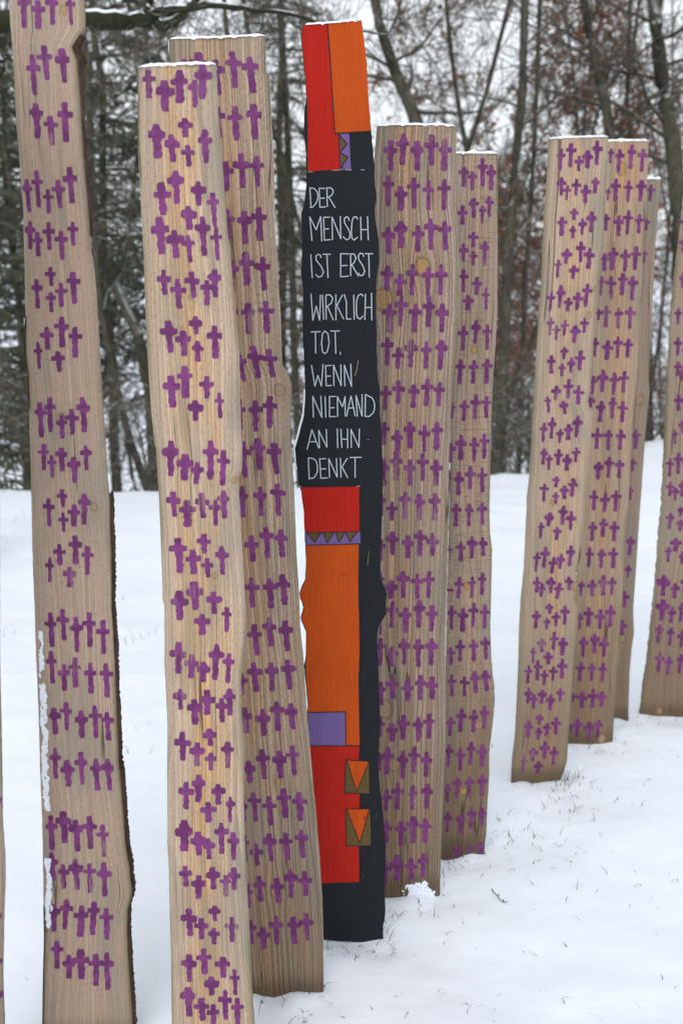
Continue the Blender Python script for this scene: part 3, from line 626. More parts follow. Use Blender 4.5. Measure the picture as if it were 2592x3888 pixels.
P7C = crosses((A7, '458,157,355,82 545,103,325,92 617,220,362,85 697,168,335,98 787,80,305,100 460,415,583,85 512,490,625,75 595,430,585,92 680,485,650,98 775,417,562,80 575,698,808,77 462,778,953,92 652,793,940,82 735,728,918,100 562,857,975,68 637,1003,1190,95 508,1067,1208,97 718,1058,1253,107 430,1167,1333,62 573,1218,1345,95 452,1400,1610,85 372,1457,1643,77 522,1515,1643,82 610,1465,1630,100 697,1388,1598,92 362,1698,1860,75 412,1768,1903,68 492,1718,1862,75 587,1768,1930,97 670,1700,1837,80'),
    (B7, '483,283,395,80 367,358,527,82 550,380,517,85 635,315,497,95 463,433,550,68 527,573,753,98 413,637,768,90 615,632,810,100 330,732,882,65 470,773,895,92 377,922,1120,83 300,975,1153,75 448,1028,1158,75 525,985,1133,88 607,907,1110,95 300,1207,1357,77 348,1268,1405,67 435,1215,1362,87 510,1260,1413,97 597,1200,1335,80 412,1463,1565,72 303,1532,1692,82 488,1547,1672,90 568,1480,1650,92 405,1607,1713,65'),
    (C7, '540,45,210,85 422,103,222,92 610,92,255,90 350,190,330,60 485,228,340,83 387,398,580,82 317,447,610,72 458,485,628,75 522,460,588,83 605,388,567,83 315,657,793,72 357,713,830,63 432,657,797,87 507,708,848,83 585,655,773,73 415,885,978,72 310,948,1103,82 477,963,1080,82 555,907,1070,85 397,1013,1108,62 462,1132,1285,83 352,1187,1305,87 537,1180,1335,87 280,1267,1400,55 408,1305,1410,88'),
    (D7, '317,240,415,78 243,285,440,68 378,325,457,75 453,295,420,78 530,230,400,97 240,478,615,72 288,537,658,72 358,493,618,82 432,535,672,85 512,485,600,72 335,708,795,68 242,765,907,85 325,823,925,67 402,780,897,78 480,730,883,87 278,993,1110,85 383,938,1093,92 462,988,1143,83 207,1065,1207,55 325,1110,1215,85'))
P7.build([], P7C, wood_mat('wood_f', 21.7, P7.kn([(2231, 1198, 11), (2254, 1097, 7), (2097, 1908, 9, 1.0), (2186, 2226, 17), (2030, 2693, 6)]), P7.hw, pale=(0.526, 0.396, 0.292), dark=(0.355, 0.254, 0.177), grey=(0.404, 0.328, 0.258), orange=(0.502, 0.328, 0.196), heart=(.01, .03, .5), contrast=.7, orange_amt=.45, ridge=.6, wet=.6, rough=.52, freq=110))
P7.snow_cap(.006)
P8 = Plank('middle of three clustered right planks, round orange knot near its top', 3.75, R(2),
    [(2288, 530), (2272, 700), (2150, 2850)],
    conv(A7, '1255,85 1245,400 1225,800 1200,1200 1185,1600')+conv(B7, '1180,60 1150,500 1110,1000 1085,1400')+conv(C7, '1100,60 1075,180 1060,500 1045,900 1025,1300')+conv(D7, '1020,60 1000,400 975,750 965,930 945,1035 940,1200'),
    [(0, 536), (1, 534)], [(0, 2812), (.25, 2818), (.45, 2840), (1, 2856)], 8)
P8C = crosses((A7, '912,155,290,60 990,160,375,87 1103,115,340,90 1203,155,365,92 885,515,630,50 955,430,640,92 1072,445,643,85 1190,440,638,98 865,750,905,75 980,765,955,95 1073,718,938,95 1168,755,928,90 850,1110,1275,90 930,1055,1268,105 1045,1073,1278,98 1140,1045,1263,97 825,1320,1500,65 910,1320,1532,98 1020,1290,1495,98 1108,1320,1540,97 865,1587,1790,92 980,1605,1798,90 1087,1598,1798,98 800,1620,1720,60'),
    (B7, '770,195,370,70 880,220,402,102 975,185,387,90 1068,205,382,95 750,545,720,80 838,490,695,105 945,517,722,92 1035,502,702,92 727,740,835,85 822,773,968,95 930,738,937,92 1018,780,970,95 787,1018,1212,100 887,1037,1225,92 1002,1033,1222,93 797,1328,1490,95 895,1285,1480,93 987,1313,1480,90 757,1590,1772,90 860,1610,1788,95 957,1592,1785,95'),
    (C7, '790,183,350,75 887,155,315,85 978,180,352,87 765,402,575,75 868,420,583,80 970,405,583,88 695,695,820,60 787,682,825,88 883,642,817,92 960,660,815,82 685,970,1110,60 757,917,1085,93 860,937,1107,88 947,900,1090,97 712,1173,1348,85 808,1147,1315,87 892,1180,1347,92'),
    (D7, '690,255,422,82 785,267,420,72 882,265,430,77 622,525,600,50 702,505,655,92 797,485,653,92 870,512,645,83 605,790,860,50 662,742,903,90 760,770,925,95 842,755,912,80'))
P8.build([], P8C, wood_mat('wood_g', 26.4, P8.kn([(2358, 641, 19, .8), (2327, 926, 6), (2283, 2806, 17)]), P8.hw, pale=(0.526, 0.378, 0.269), dark=(0.330, 0.220, 0.144), grey=(0.404, 0.311, 0.241), orange=(0.489, 0.305, 0.166), heart=(-.005, .03, .7), contrast=.8, orange_amt=.55, ridge=.7, wet=.65, rough=.52, freq=110))
P8.snow_cap(.007)
P9 = Plank('narrow darker plank mostly hidden at the back of the right-hand cluster', 3.98, R(0),
    [(2420, 676), (2395, 1000), (2300, 2760)],
    conv(A7, '1370,430 1345,700 1320,1000 1305,1300 1288,1600')+conv(B7, '1286,60 1260,500 1262,750 1245,850 1220,1160 1190,1600')+conv(C7, '1200,60 1165,600 1140,950 1148,1150 1125,1300')+conv(D7, '1140,60 1110,350 1100,700 1100,795 1100,900'),
    [(0, 679), (1, 679)], [(0, 2735), (.5, 2737), (1, 2750)], 9)
P9C = crosses((A7, '1275,480,635,80 1235,790,900,70 1215,1085,1200,60'), (B7, '1140,1030,1215,85 1110,1300,1420,70 1085,1560,1680,60'), (C7, '1118,310,475,80 1097,555,662,60 1065,780,920,80 1045,1030,1160,80'))
P9.build([], P9C, wood_mat('wood_h', 31.9, P9.kn([(2428, 1520, 15), (2361, 2425, 13)]), P9.hw, pale=(0.379, 0.288, 0.224), dark=(0.257, 0.187, 0.138), grey=(0.312, 0.252, 0.197), contrast=.7, orange_amt=.35, ridge=.6, wet=.5))  # wood tones darker than those of the neighbouring planks
P9.snow_cap(.008)
L10 = conv(A7, '1585,400 1568,600 1540,900 1500,1200 1470,1450 1450,1650')+conv(B7, '1448,60 1430,400 1405,800 1390,1200 1380,1500 1365,1680')+conv(C7, '1385,20 1360,200 1340,500 1310,850 1280,1100')+conv(D7, '1280,0 1245,300 1220,450 1200,650 1195,735 1190,900')
P10 = Plank('leaning plank with rough left side, cut off by the right picture edge', 4.02, R(0),
    L10, [(x+222, y) for x, y in L10], [(0, 640), (1, 636)], [(0, 2722), (.4, 2724), (1, 2752)], 10)
P10C = crosses((A7, '1590,770,910,90 1580,960,1105,90 1575,1285,1430,90 1525,1610,1760,70 1650,1000,1160,80 1650,1300,1450,80 1640,1600,1760,80'),
    (B7, '1520,195,360,85 1600,260,400,80 1520,415,550,75 1565,480,590,80 1525,712,865,90 1620,740,880,80 1565,955,1070,90 1492,1040,1170,60 1447,1295,1465,75 1525,1250,1440,85 1600,1290,1450,80 1450,1510,1645,80 1497,1565,1685,75 1565,1500,1650,80'),
    (C7, '1460,105,245,75 1552,55,140,60 1548,165,265,85 1640,120,260,80 1510,325,440,105 1443,397,532,62 1565,440,545,75 1400,640,822,118 1500,712,842,80 1590,650,800,90 1395,850,1035,120 1475,910,1055,80 1560,880,1045,70 1363,1065,1225,80 1465,1092,1250,65 1560,1115,1265,80'),
    (D7, '1373,170,342,83 1450,210,370,78 1555,190,355,80 1640,200,360,80'))
P10.build([], P10C, wood_mat('wood_i', 35.2, P10.kn([(2502, 2700, 11)]), P10.hw, pale=(0.419, 0.320, 0.243), dark=(0.271, 0.194, 0.146), grey=(0.326, 0.264, 0.192), contrast=.7, orange_amt=.3, ridge=.6, wet=.6, wob=.16), fuzz=2.2)
P10.snow_cap(.008)
# ---- sliver at the left picture edge
R11 = [(-8, 300), (-4, 2500), (4, 2860), (8, 3140), (17, 3270), (18, 3350), (13, 3520), (9, 3730), (15, 3888), (18, 4300)]
P11 = Plank('plank of which only a thin edge shows at the lower left picture border', 1.93, R(0),
    [(x-235, y) for x, y in R11], R11, [(0, 210), (1, 205)], [(0, 4170), (1, 4170)], 11)
P11.build([], [(-20, 3440, 3560, 50), (-15, 3620, 3720, 50), (-14, 3740, 3860, 50), (-20, 3000, 3130, 50), (-90, 3440, 3560, 50), (-90, 3000, 3130, 50)],
    wood_mat('wood_j', 40.1, [], P11.hw, pale=(0.437, 0.328, 0.264), dark=(0.295, 0.207, 0.153), contrast=.55, orange_amt=.10))
P11.snow_cap(.008)

# mounds where snow has drifted against the boards
PL = [P1, P2, P3, P4, P5, P6, P7, P8, P9, P10, P11]
for P in PL:
    MOUNDS.append((P.X0, P.Y0+.12, .004, .17))
rm = random.Random(4)
for P in PL:
    for _ in range(12):
        q = rm.uniform(-1.2, 1.2)*P.hw; MOUNDS.append((P.X0+q, P.Y0-rm.uniform(.005, .03), rm.uniform(-.004, .007), rm.uniform(.02, .04)))
    for _ in range(9):
        q = rm.uniform(-1.1, 1.1)*P.hw; MOUNDS.append((P.X0+q, P.Y0-rm.uniform(.0, .05), rm.uniform(-.010, .004), rm.uniform(.025, .06)))
MOUNDS += [(1.75, 3.2, -.012, .5), (.9, 2.1, .012, .6), (-1.5, 4.5, .04, 1.0), (3.0, 8.0, .06, 1.6), (1.45, 10.2, .07, .35), (1.1, 10.6, .05, .4)]
def build_ground():
    xs = sorted(set([round(v, 4) for v in list(np.arange(-1.5, 2.8, .02))+list(np.arange(-2.6, -1.5, .04))+list(np.arange(2.8, 3.6, .04))+[s*(2.6+1.0*(1.12**k-1)/.12*.10) for s in (-1, 1) for k in range(1, 62)]]))
    xs = [x for x in xs]
    ys = list(np.arange(1.0, 1.7, .04))+list(np.arange(1.7, 4.3, .02))+list(np.arange(4.3, 5.2, .04)); y = 5.2; d = .045
    while y < 600: ys.append(y); y += d; d *= 1.022
    ys = [-60, -20, -8, -3, -1, 0, .5]+ys
    V = [(x, y, ground_z(x, y)) for y in ys for x in xs]
    nx = len(xs); FA = [(j*nx+i, j*nx+i+1, (j+1)*nx+i+1, (j+1)*nx+i) for j in range(len(ys)-1) for i in range(nx-1)]
    g = mesh_obj('snow_ground', V, FA, SNOWG, smooth=True)
    tag(g, kind='structure'); return g
build_ground()

# snow frozen to the foot of the wide plank
def f5(dx, y):
    g = 1.0-((dx-195)/74)**2-max(0, (3392-y)/52)**2
    return g*.6+.5*noise.noise(Vector((dx*.04, y*.04, 2)))+.22*noise.noise(Vector((dx*.12, y*.12, 3)))+.08*noise.noise(Vector((dx*.4, y*.4, 3)))
crust(P5, 95, 252, 3300, 3440, f5, .006, 2.0)

# ------------------------------------------------------------------ grass blades poking through the snow
def grass():
    rnd = random.Random(5); V, FA = [], []
    def blade(x, y, l, lean, az, w):
        z = ground_z(x, y)-.004; base = len(V); n = 4
        sx, sy = math.cos(az), math.sin(az)
        for i in range(n+1):
            t = i/n; h = l*t*math.cos(lean*t); r = l*t*math.sin(lean*t)
            ww = w*(1-.85*t)/2
            V.append((x+sx*r-sy*ww, y+sy*r+sx*ww, z+h)); V.append((x+sx*r+sy*ww, y+sy*r-sx*ww, z+h))
        for i in range(n): q = base+2*i; FA.append((q, q+1, q+3, q+2))
    def gp(u, v):      # photo pixel -> ground
        d = ray(u, v); t = HC/-d[2]; return d[0]*t, d[1]*t
    def tuft(u, v, n, spread, l0, l1, ln=1.4):
        x, y = gp(u, v)
        for _ in range(int(n*1.5)):
            blade(x+rnd.gauss(0, spread), y+rnd.gauss(0, spread), rnd.uniform(l0, l1), rnd.uniform(.5, ln), rnd.uniform(0, 6.28), rnd.uniform(.0018, .0034))
    K = 2592/1568
    for (u, v, n, sp, a, b) in ((640, 2292, 6, .03, .03, .07), (700, 2300, 4, .03, .02, .05), (672, 2318, 4, .03, .02, .06), (595, 2300, 6, .015, .04, .09), (705, 2350, 7, .01, .01, .02),
        (1045, 1975, 8, .025, .03, .07), (900, 2085, 8, .05, .02, .05), (960, 2110, 8, .08, .02, .05), (1020, 2020, 7, .05, .02, .04), (760, 2160, 14, .03, .01, .04), (840, 2172, 10, .04, .01, .03), (885, 2160, 5, .02, .02, .05),
        (1310, 1805, 26, .05, .02, .07), (1290, 1800, 10, .03, .02, .07), (1340, 1725, 6, .05, .02, .05), (1400, 1720, 6, .04, .02, .04), (1490, 1660, 8, .05, .02, .05), (1250, 1808, 5, .05, .01, .03),
        (1200, 1960, 18, .10, .01, .04), (1170, 1940, 14, .08, .01, .04), (1250, 1870, 12, .10, .02, .05), (1300, 1865, 10, .08, .01, .04), (1380, 2020, 7, .10, .01, .05), (1110, 1720, 4, .05, .01, .05),
        (1330, 1765, 10, .2, .01, .03), (1480, 2100, 7, .3, .01, .03), (1150, 2260, 5, .2, .01, .03), (870, 2330, 5, .06, .01, .03), (1150, 2330, 3, .08, .01, .03), (1400, 1850, 7, .3, .01, .03), (1230, 2100, 7, .3, .01, .03),
        (35, 1480, 4, .1, .03, .10), (310, 1480, 7, .05, .03, .09), (20, 1270, 8, .06, .03, .08), (10, 1230, 10, .1, .05, .2), (320, 1690, 4, .1, .03, .06), (300, 1395, 3, .1, .03, .06), (800, 2200, 6, .1, .01, .04), (1450, 1780, 8, .25, .01, .03), (1530, 1700, 9, .2, .01, .04)):
        tuft(u*K, v*K, n, sp, a, b)
    for _ in range(170):
        u, v = rnd.uniform(0, 2592), rnd.uniform(1950, 3880); x, y = gp(u, v)
        if u < 1150 and rnd.random() < .8: continue
        blade(x, y, rnd.uniform(.006, .028), rnd.uniform(.9, 1.5), rnd.uniform(0, 6.28), .0014)
    g = mesh_obj('grass_blades', V, FA, GRASS); tag(g, 'thin dry and green grass blades poking through the snow', 'grass', kind='stuff')
    # a few long straws standing on the far rim
    V, FA = [], []
    for _ in range(420):
        x = rnd.choice((rnd.uniform(1.0, 2.3), rnd.uniform(-3.4, -2.0), rnd.uniform(-3.5, 4.5))); y = ridge_y(x)+rnd.uniform(-.5, .7)
        blade(x, y, rnd.uniform(.08, .38), rnd.uniform(.2, 1.3), rnd.uniform(0, 6.28), .004)
    g = mesh_obj('dry_straw', V, FA, GRASS); tag(g, 'tall dry straws along the rim of the snowy slope', 'straw', kind='stuff')
grass()

# ------------------------------------------------------------------ trees
class Buf:
    def __init__(s): s.v = []; s.f = []; s.n = 0
    def tube(s, P, Rr, sides):
        k = s.n; up = Vector((0, 0, 1)); m = len(P)
        for i in range(m):
            d = (P[min(i+1, m-1)]-P[max(i-1, 0)])
            if d.length < 1e-6: d = Vector((0, 0, 1))
            d.normalize(); a = d.cross(up)
            if a.length < .2: a = d.cross(Vector((1, 0, 0)))
            a.normalize(); b = a.cross(d)
            for j in range(sides):
                q = 2*math.pi*j/sides; s.v.append(P[i]+(a*math.cos(q)+b*math.sin(q))*Rr[i])
        for i in range(m-1):
            for j in range(sides):
                j2 = (j+1) % sides
                s.f.append((k+i*sides+j, k+i*sides+j2, k+(i+1)*sides+j2, k+(i+1)*sides+j))
        s.n += m*sides
    def quad(s, c, a, b):
        k = s.n; s.v += [c-a-b*.3, c+a*.0-b, c+a-b*.2, c+b]; s.f.append((k, k+1, k+2, k+3)); s.n += 4
    def mesh(s, name, mat, smooth=False):
        me = bpy.data.meshes.new(name); me.from_pydata([tuple(v) for v in s.v], [], s.f); me.materials.append(mat)
        if smooth: me.polygons.foreach_set('use_smooth', [True]*len(me.polygons))
        me.update(); return me
def rvec(r): return Vector((r.gauss(0, 1), r.gauss(0, 1), r.gauss(0, 1)))
def path(r, p, d, L, n, wander, grav=0.0):
    P = [p.copy()]; d = d.normalized()
    for i in range(n):
        d = (d+rvec(r)*wander+Vector((0, 0, grav))).normalized(); P.append(P[-1]+d*(L/n))
    return P
def bare_tree(seed, H=11, r0=.11, limbs=34, low=.08, l1=(1.2, 3.6), trunk_pts=None, dens=1.0, leaves=0.0, up=.35, fork=True):
    r = random.Random(seed); T, C, LF = Buf(), Buf(), Buf()
    if trunk_pts: tp = trunk_pts
    else: tp = path(r, Vector((0, 0, -.3)), Vector((r.gauss(0, .06), r.gauss(0, .06), 1)), H, 16, .055, .02)
    n = len(tp)-1; rr = [r0*(1-.85*(i/n))+.006 for i in range(n+1)]
    # denser trunk path for a rounder, slightly knotty stem
    TP, TR = [], []
    for i in range(n):
        for k in range(3):
            t = k/3; TP.append(tp[i].lerp(tp[i+1], t)); TR.append((rr[i]*(1-t)+rr[i+1]*t)*(1+r.uniform(-.07, .07)))
    TP.append(tp[-1]); TR.append(rr[-1]); T.tube(TP, TR, 9)
    def twigs(P, L, lvl, cnt):
        for _ in range(cnt):
            k = r.randint(1, len(P)-1); t = r.random(); p = P[k-1].lerp(P[k], t)
            d = (P[k]-P[k-1]).normalized(); d = (d*.75+rvec(r)*.6+Vector((0, 0, .12))).normalized()
            l = L*r.uniform(.4, 1.0); Q = path(r, p, d, l, 3, .16)
            rad = .0048 if lvl else .0036
            C.tube(Q, [rad, rad*.8, rad*.6, rad*.35], 3)
            if leaves and r.random() < leaves:
                for _ in range(r.randint(1, 4)):
                    c = Q[r.randint(1, 3)]+rvec(r)*.02; a = rvec(r).normalized()*.028; b = rvec(r).normalized()*.042; LF.quad(c, a, b)
            if lvl: twigs(Q, l*.6, lvl-1, max(1, int(r.uniform(2, 5)*dens)))
    for i in range(limbs):
        t = low+(1-low)*(i+r.random())/limbs; k = min(n-1, int(t*n)); p = tp[k].lerp(tp[k+1], t*n-k)
        az = r.uniform(0, 6.283); d = Vector((math.cos(az), math.sin(az), r.uniform(-.15, .75)+up*.4))
        L = r.uniform(*l1)*(1.05-.6*t); rad = max(.008, rr[k]*r.uniform(.18, .42))
        P = path(r, p, d, L, 8, .13, .03); m = len(P)-1
        T.tube(P, [rad*(1-.8*j/m) for j in range(m+1)], 5)
        for b in range(int(r.uniform(5, 9)*dens)):
            k2 = r.randint(1, m); q = P[k2-1].lerp(P[k2], r.random())
            dd = ((P[k2]-P[k2-1]).normalized()*.7+rvec(r)*.55+Vector((0, 0, .1))).normalized()
            l = r.uniform(.35, 1.0)*min(1.4, L*.4+.3); Q = path(r, q, dd, l, 5, .14, .01)
            br = rad*.35+.002
            C.tube(Q, [br*(1-.75*j/5) for j in range(6)], 3)
            twigs(Q, l*.55, 1, int(r.uniform(4, 7)*dens))
    tm = T.mesh('trunk', BARK_DARK, True); cm = C.mesh('twigs', TWIG); lm = LF.mesh('dry_leaves', LEAFB) if leaves else None
    return tm, cm, lm
def spruce(seed, H=13, rad=2.3, mat=None, dens=1.0, low=.02):
    r = random.Random(seed); T, C = Buf(), Buf()
    tp = [Vector((r.gauss(0, .02)*i*.3, r.gauss(0, .02)*i*.3, -.3+H*i/14)) for i in range(15)]
    T.tube(tp, [.085*(1-.9*i/14) for i in range(15)], 9)
    z = low*H+.2
    while z < H*.97:
        k = int(5+r.random()*3); t = z/H; br = rad*(1-t)**.75+.15
        for b in range(k):
            az = r.uniform(0, 6.283); L = br*r.uniform(.6, 1.1); i = min(13, int((z+.3)/H*14)); p = Vector((tp[i].x, tp[i].y, z+r.uniform(-.12, .12)))
            d = Vector((math.cos(az), math.sin(az), r.uniform(.0, .25))); P = path(r, p, d, L, 8, .05, -.055)
            C.tube(P, [.016*(1-.8*j/8)+.002 for j in range(9)], 3)
            side = Vector((-math.sin(az), math.cos(az), 0))
            ns = int(L*15*dens)
            for s_ in range(ns):
                tt = .12+.88*(s_+r.random())/ns; kk = min(7, int(tt*8)); q = P[kk].lerp(P[kk+1], tt*8-kk)
                sg = r.choice((-1, 1)); ln = (.48*(1-tt)+.12)*r.uniform(.6, 1.2)
                e = (side*sg*r.uniform(.5, 1)+(P[kk+1]-P[kk]).normalized()*.7+Vector((0, 0, r.uniform(-.75, -.05)))).normalized()
                mid = q+e*ln*.5
                w = e.cross(Vector((0, 0, 1))).normalized()*r.uniform(.012, .026)
                k0 = C.n; C.v += [q, mid+w, q+e*ln+Vector((0, 0, -.04)), mid-w]; C.f.append((k0, k0+1, k0+2, k0+3)); C.n += 4
                w2 = Vector((0, 0, r.uniform(.015, .04)))
                k0 = C.n; C.v += [q, mid+w2*.2, q+e*ln+Vector((0, 0, -.04)), mid-w2]; C.f.append((k0, k0+1, k0+2, k0+3)); C.n += 4
                if r.random() < .5:
                    q2 = q+e*ln*r.uniform(.3, .8); e2 = (e+rvec(r)*.5+Vector((0, 0, -.3))).normalized(); l2 = ln*.5; m2 = q2+e2*l2*.5
                    w = e2.cross(Vector((0, 0, 1))); w = w.normalized()*.012 if w.length > .01 else Vector((.01, 0, 0))
                    k0 = C.n; C.v += [q2, m2+w, q2+e2*l2, m2-w]; C.f.append((k0, k0+1, k0+2, k0+3)); C.n += 4
        z += r.uniform(.2, .36)
    return T.mesh('trunk', BARK_DARK, True), C.mesh('needle_crown', mat or NEEDLE), None
def place(kind, meshes, x, y, rz, sc, label, group, cat='tree', z=None, parts=('trunk', 'crown', 'leaves')):
    root = empty(kind, (x, y, ground_z(x, y) if z is None else z), rz); root.scale = (sc, sc, sc)
    for nm, me in zip(parts, meshes):
        if me is None: continue
        o = bpy.data.objects.new(nm, me); COL.objects.link(o); o.parent = root
    if kind in ('bare_tree', 'beech_tree') and z is None: root.rotation_euler = (.10*math.sin(x*7+y), .13*math.sin(x*3.1-y*2), rz)
    tag(root, label, cat, group); return root

# models
SPR = [spruce(11, 13, 2.2, None, .8), spruce(12, 12, 2.4, None, .75, .26), spruce(13, 11, 2.0, NEEDLE2, .6, .22), spruce(14, 13, 2.2, None, .5, .24)]
BT = [bare_tree(21, 11, .055, 26, .28, (1.0, 3.0), dens=1.1), bare_tree(22, 10, .045, 26, .25, (.8, 2.4), dens=1.1), bare_tree(23, 12, .066, 26, .30, (1.4, 3.6), dens=1.1), bare_tree(24, 9, .030, 24, .25, (.7, 2.0), up=.7, dens=1.1), bare_tree(25, 11, .05, 28, .28, (1.0, 2.8), dens=1.1)]
BL = [bare_tree(31, 8, .055, 28, .26, (1.0, 3.0), leaves=.5, up=.1), bare_tree(32, 9, .05, 26, .24, (.9, 2.6), leaves=.35, up=.1)]
rnd = random.Random(77)
# spruces: dark wood at the left and behind the middle
def pX(u, Y): return (u-1296)/F*Y*1.0       # across at depth Y for a photo column
for i, (u, Y, k, s) in enumerate([(-150, 12.5, 0, .9), (90, 17, 1, 1.0), (430, 14.5, 3, .95), (620, 17, 2, 1.0), (300, 20, 1, 1.1), (-350, 18, 1, 1.1), (100, 26, 2, 1.3)]):
    lab = ['dark spruce with drooping boughs at the left picture edge behind the tall plank', 'broad spruce behind the tall left plank', 'dark spruce standing behind the gap between the two left planks', 'greyish spruce right behind the top of the second plank'][i] if i < 4 else 'dense dark spruce farther back in the woodland behind the left planks'
    place('spruce_tree', SPR[k], pX(u, Y), Y, rnd.uniform(0, 6.28), s, lab, 'spruces in the woodland behind the planks')
for (u, Y, k, s, lab) in [(1900, 26, 3, .75, 'small dark conifer among brown leaves, behind the gap between the right planks'), (2010, 30, 1, .7, 'second small dark conifer, just right of the first among brown leaves')]:
    place('spruce_tree', SPR[k], pX(u, Y), Y, rnd.uniform(0, 6.28), s, lab, 'spruces in the woodland behind the planks')
# trees with withered brown leaves
for i, (u, Y, k, s) in enumerate([(1830, 16, 0, .9), (2020, 18, 1, 1.0), (1700, 22, 0, 1.0), (2330, 17, 1, .95), (2480, 23, 0, 1.0), (1150, 21, 1, .9), (1060, 17, 1, .75), (1950, 24, 0, 1.1)]):
    lab = ['young beech with rusty leaves between the narrow plank and the right cluster', 'young beech with rusty leaves behind the right cluster of three planks', None, 'thin beech with few brown leaves behind the plank at the right edge', None, None, 'small beech with brown leaves left of the black plank', None][i] or 'beech with withered brown leaves deeper in the woodland'
    place('beech_tree', BL[k], pX(u, Y), Y, rnd.uniform(0, 6.28), s, lab, 'beeches still holding brown leaves')
# individually shaped stems that can be picked out
def shaped(label, stem, Y, r0, seed, limbs=24, low=.3, l1=(.8, 2.4), leaves=0, mat=None, dens=1.05, name='bare_tree'):
    base = at_depth(stem[-1][0], stem[-1][1], Y); gz = ground_z(base.x, Y); rn = random.Random(seed)
    W = [at_depth(u, v, Y+.12*rn.uniform(-1, 1)*i) for i, (u, v) in enumerate(reversed(stem))]
    org = Vector((base.x, Y, gz)); Ln = [Vector((W[0].x, W[0].y, gz-.3))-org]+[w-org for w in W]
    d = (Ln[-1]-Ln[-2]).normalized()
    Ln += path(rn, Ln[-1], (d+Vector((0, 0, 1.2))), 5.5, 6, .08, .02)[1:]
    me = bare_tree(seed, trunk_pts=Ln, r0=r0, limbs=limbs, low=low, l1=l1, leaves=leaves, dens=dens)
    if mat: me[0].materials.clear(); me[0].materials.append(mat)
    return place(name, me, org.x, org.y, 0, 1, label, 'bare woodland trees you can tell apart', z=gz)
K = 2592/1568
def S(s): return [(x*K, y*K) for x, y in pts(s)]
shaped('crooked bare tree leaning between the two left planks, thicker of the two stems there', S('203,150 208,380 222,560 262,650 318,770 345,900 356,1140'), 11.5, .066, 51, 22)
shaped('thin curved bare stem left of the crooked tree between the two left planks', S('215,520 228,700 262,860 290,980 345,1145'), 10.8, .036, 52, 20)
shaped('stout bare tree leaning left above the wide ridged plank', S('850,-60 872,60 905,160 945,250 975,340 1000,700 1000,1130'), 12.5, .088, 53, 30, .3)
shaped('tall straight dark tree rising between the narrow plank and the right cluster', S('1205,-40 1200,200 1178,420 1165,600 1158,800 1150,1000 1142,1088'), 12.2, .068, 54, 30, .3)
shaped('slim twin stem behind the straight dark tree', S('1240,-40 1232,200 1222,420 1205,640 1198,900 1190,1075'), 14, .035, 55, 26, .2)
shaped('leaning tree above the right cluster of planks', S('1335,-40 1352,80 1380,190 1405,330 1420,600 1430,1000 1435,1060'), 12.8, .075, 56, 32, .3)
shaped('thick dark tree at the upper right corner behind the last plank', S('1498,-60 1505,60 1520,190 1545,330 1560,520 1565,800 1565,1030'), 12.6, .112, 57, 34, .25)
shaped('slender bare tree between the leaning tree and the thick corner tree', S('1448,-40 1440,200 1450,420 1490,700 1495,1020'), 15, .03, 58, 26, .2, leaves=.25)
shaped('bare tree with pale snow-dusted boughs behind the middle of the black plank', S('640,-60 655,200 668,480 675,800 690,1130'), 14, .05, 59, 30, .28)
shaped('dark vertical stem right of the second plank top', S('640,-40 646,120 640,300 648,600 650,1130'), 18, .065, 60, 28, .3)
shaped('thin dark stem hanging twigs just above the narrow plank', S('1020,-40 1035,120 1055,260 1085,420 1095,800 1100,1090'), 14.5, .035, 61, 32, .28, leaves=.2)
# mossy limb that reaches in from a tree outside the left edge
def mossy():
    r = random.Random(9); Y = 6.2; T, C = Buf(), Buf(); SN = Buf()
    base = at_depth(-260, 2600, Y); gz = ground_z(base.x, Y); org = Vector((base.x, Y, gz))
    trunk = [Vector((0, 0, -.2))]+[at_depth(u, v, Y)-org for u, v in S('-150,1500 -140,900 -120,500 -105,200 -100,60 -110,-200 -120,-500')]
    T.tube(trunk, [.13, .12, .11, .105, .10, .095, .085, .06], 10)
    def limb(st, rad, sides=8, n=4, yy=0):
        P = [at_depth(u, v, Y+yy)-org for u, v in st]; Q, q = [], []
        for i in range(len(P)-1):
            for k in range(n):
                t = k/n; Q.append(P[i].lerp(P[i+1], t)+rvec(r)*.004); q.append((rad[i]*(1-t)+rad[i+1]*t)*(1+r.uniform(-.12, .12)))
        Q.append(P[-1]); q.append(rad[-1]); T.tube(Q, q, sides)
        SN.tube([a+Vector((0, 0, b*.62)) for a, b in zip(Q, q)], [b*.62*(1 if .25 < hash01(i*.7, rad[0]) else .5) for i, b in enumerate(q)], 6)
        return Q
    main = limb(S('-100,80 20,44 110,38 200,46 290,50 335,46 372,28 430,22'), [.062, .055, .05, .046, .042, .038, .03, .022])
    b2 = limb(S('330,48 380,60 420,40 445,5 470,-40'), [.032, .028, .024, .020, .014]); b3 = limb(S('372,28 470,10 560,22 660,30 800,70 900,80'), [.024, .018, .014, .010, .007, .003])
    b4 = limb(S('-104,120 -20,110 12,140 -10,200'), [.05, .04, .02, .008]); b5 = limb(S('330,44 345,15 352,-30'), [.028, .026, .022])
    for Pp in (main, b2, b3, b4, b5):
        for _ in range(46):
            k = r.randint(1, len(Pp)-1); q = Pp[k-1].lerp(Pp[k], r.random()); dd = (rvec(r)+Vector((0, 0, -.3))).normalized()
            C.tube(path(r, q, dd, r.uniform(.05, .30), 4, .2), [.003, .0025, .002, .0012, .0008], 3)
    place('mossy_tree', (T.mesh('trunk', BARK_MOSS, True), C.mesh('twigs', TWIG), SN.mesh('lying_snow', SNOW, True)), org.x, org.y, 0, 1,
          'mossy tree at the upper left whose snow-topped limb reaches behind the tall plank', 'bare woodland trees you can tell apart', z=gz, parts=('trunk', 'twigs', 'lying_snow'))
mossy()
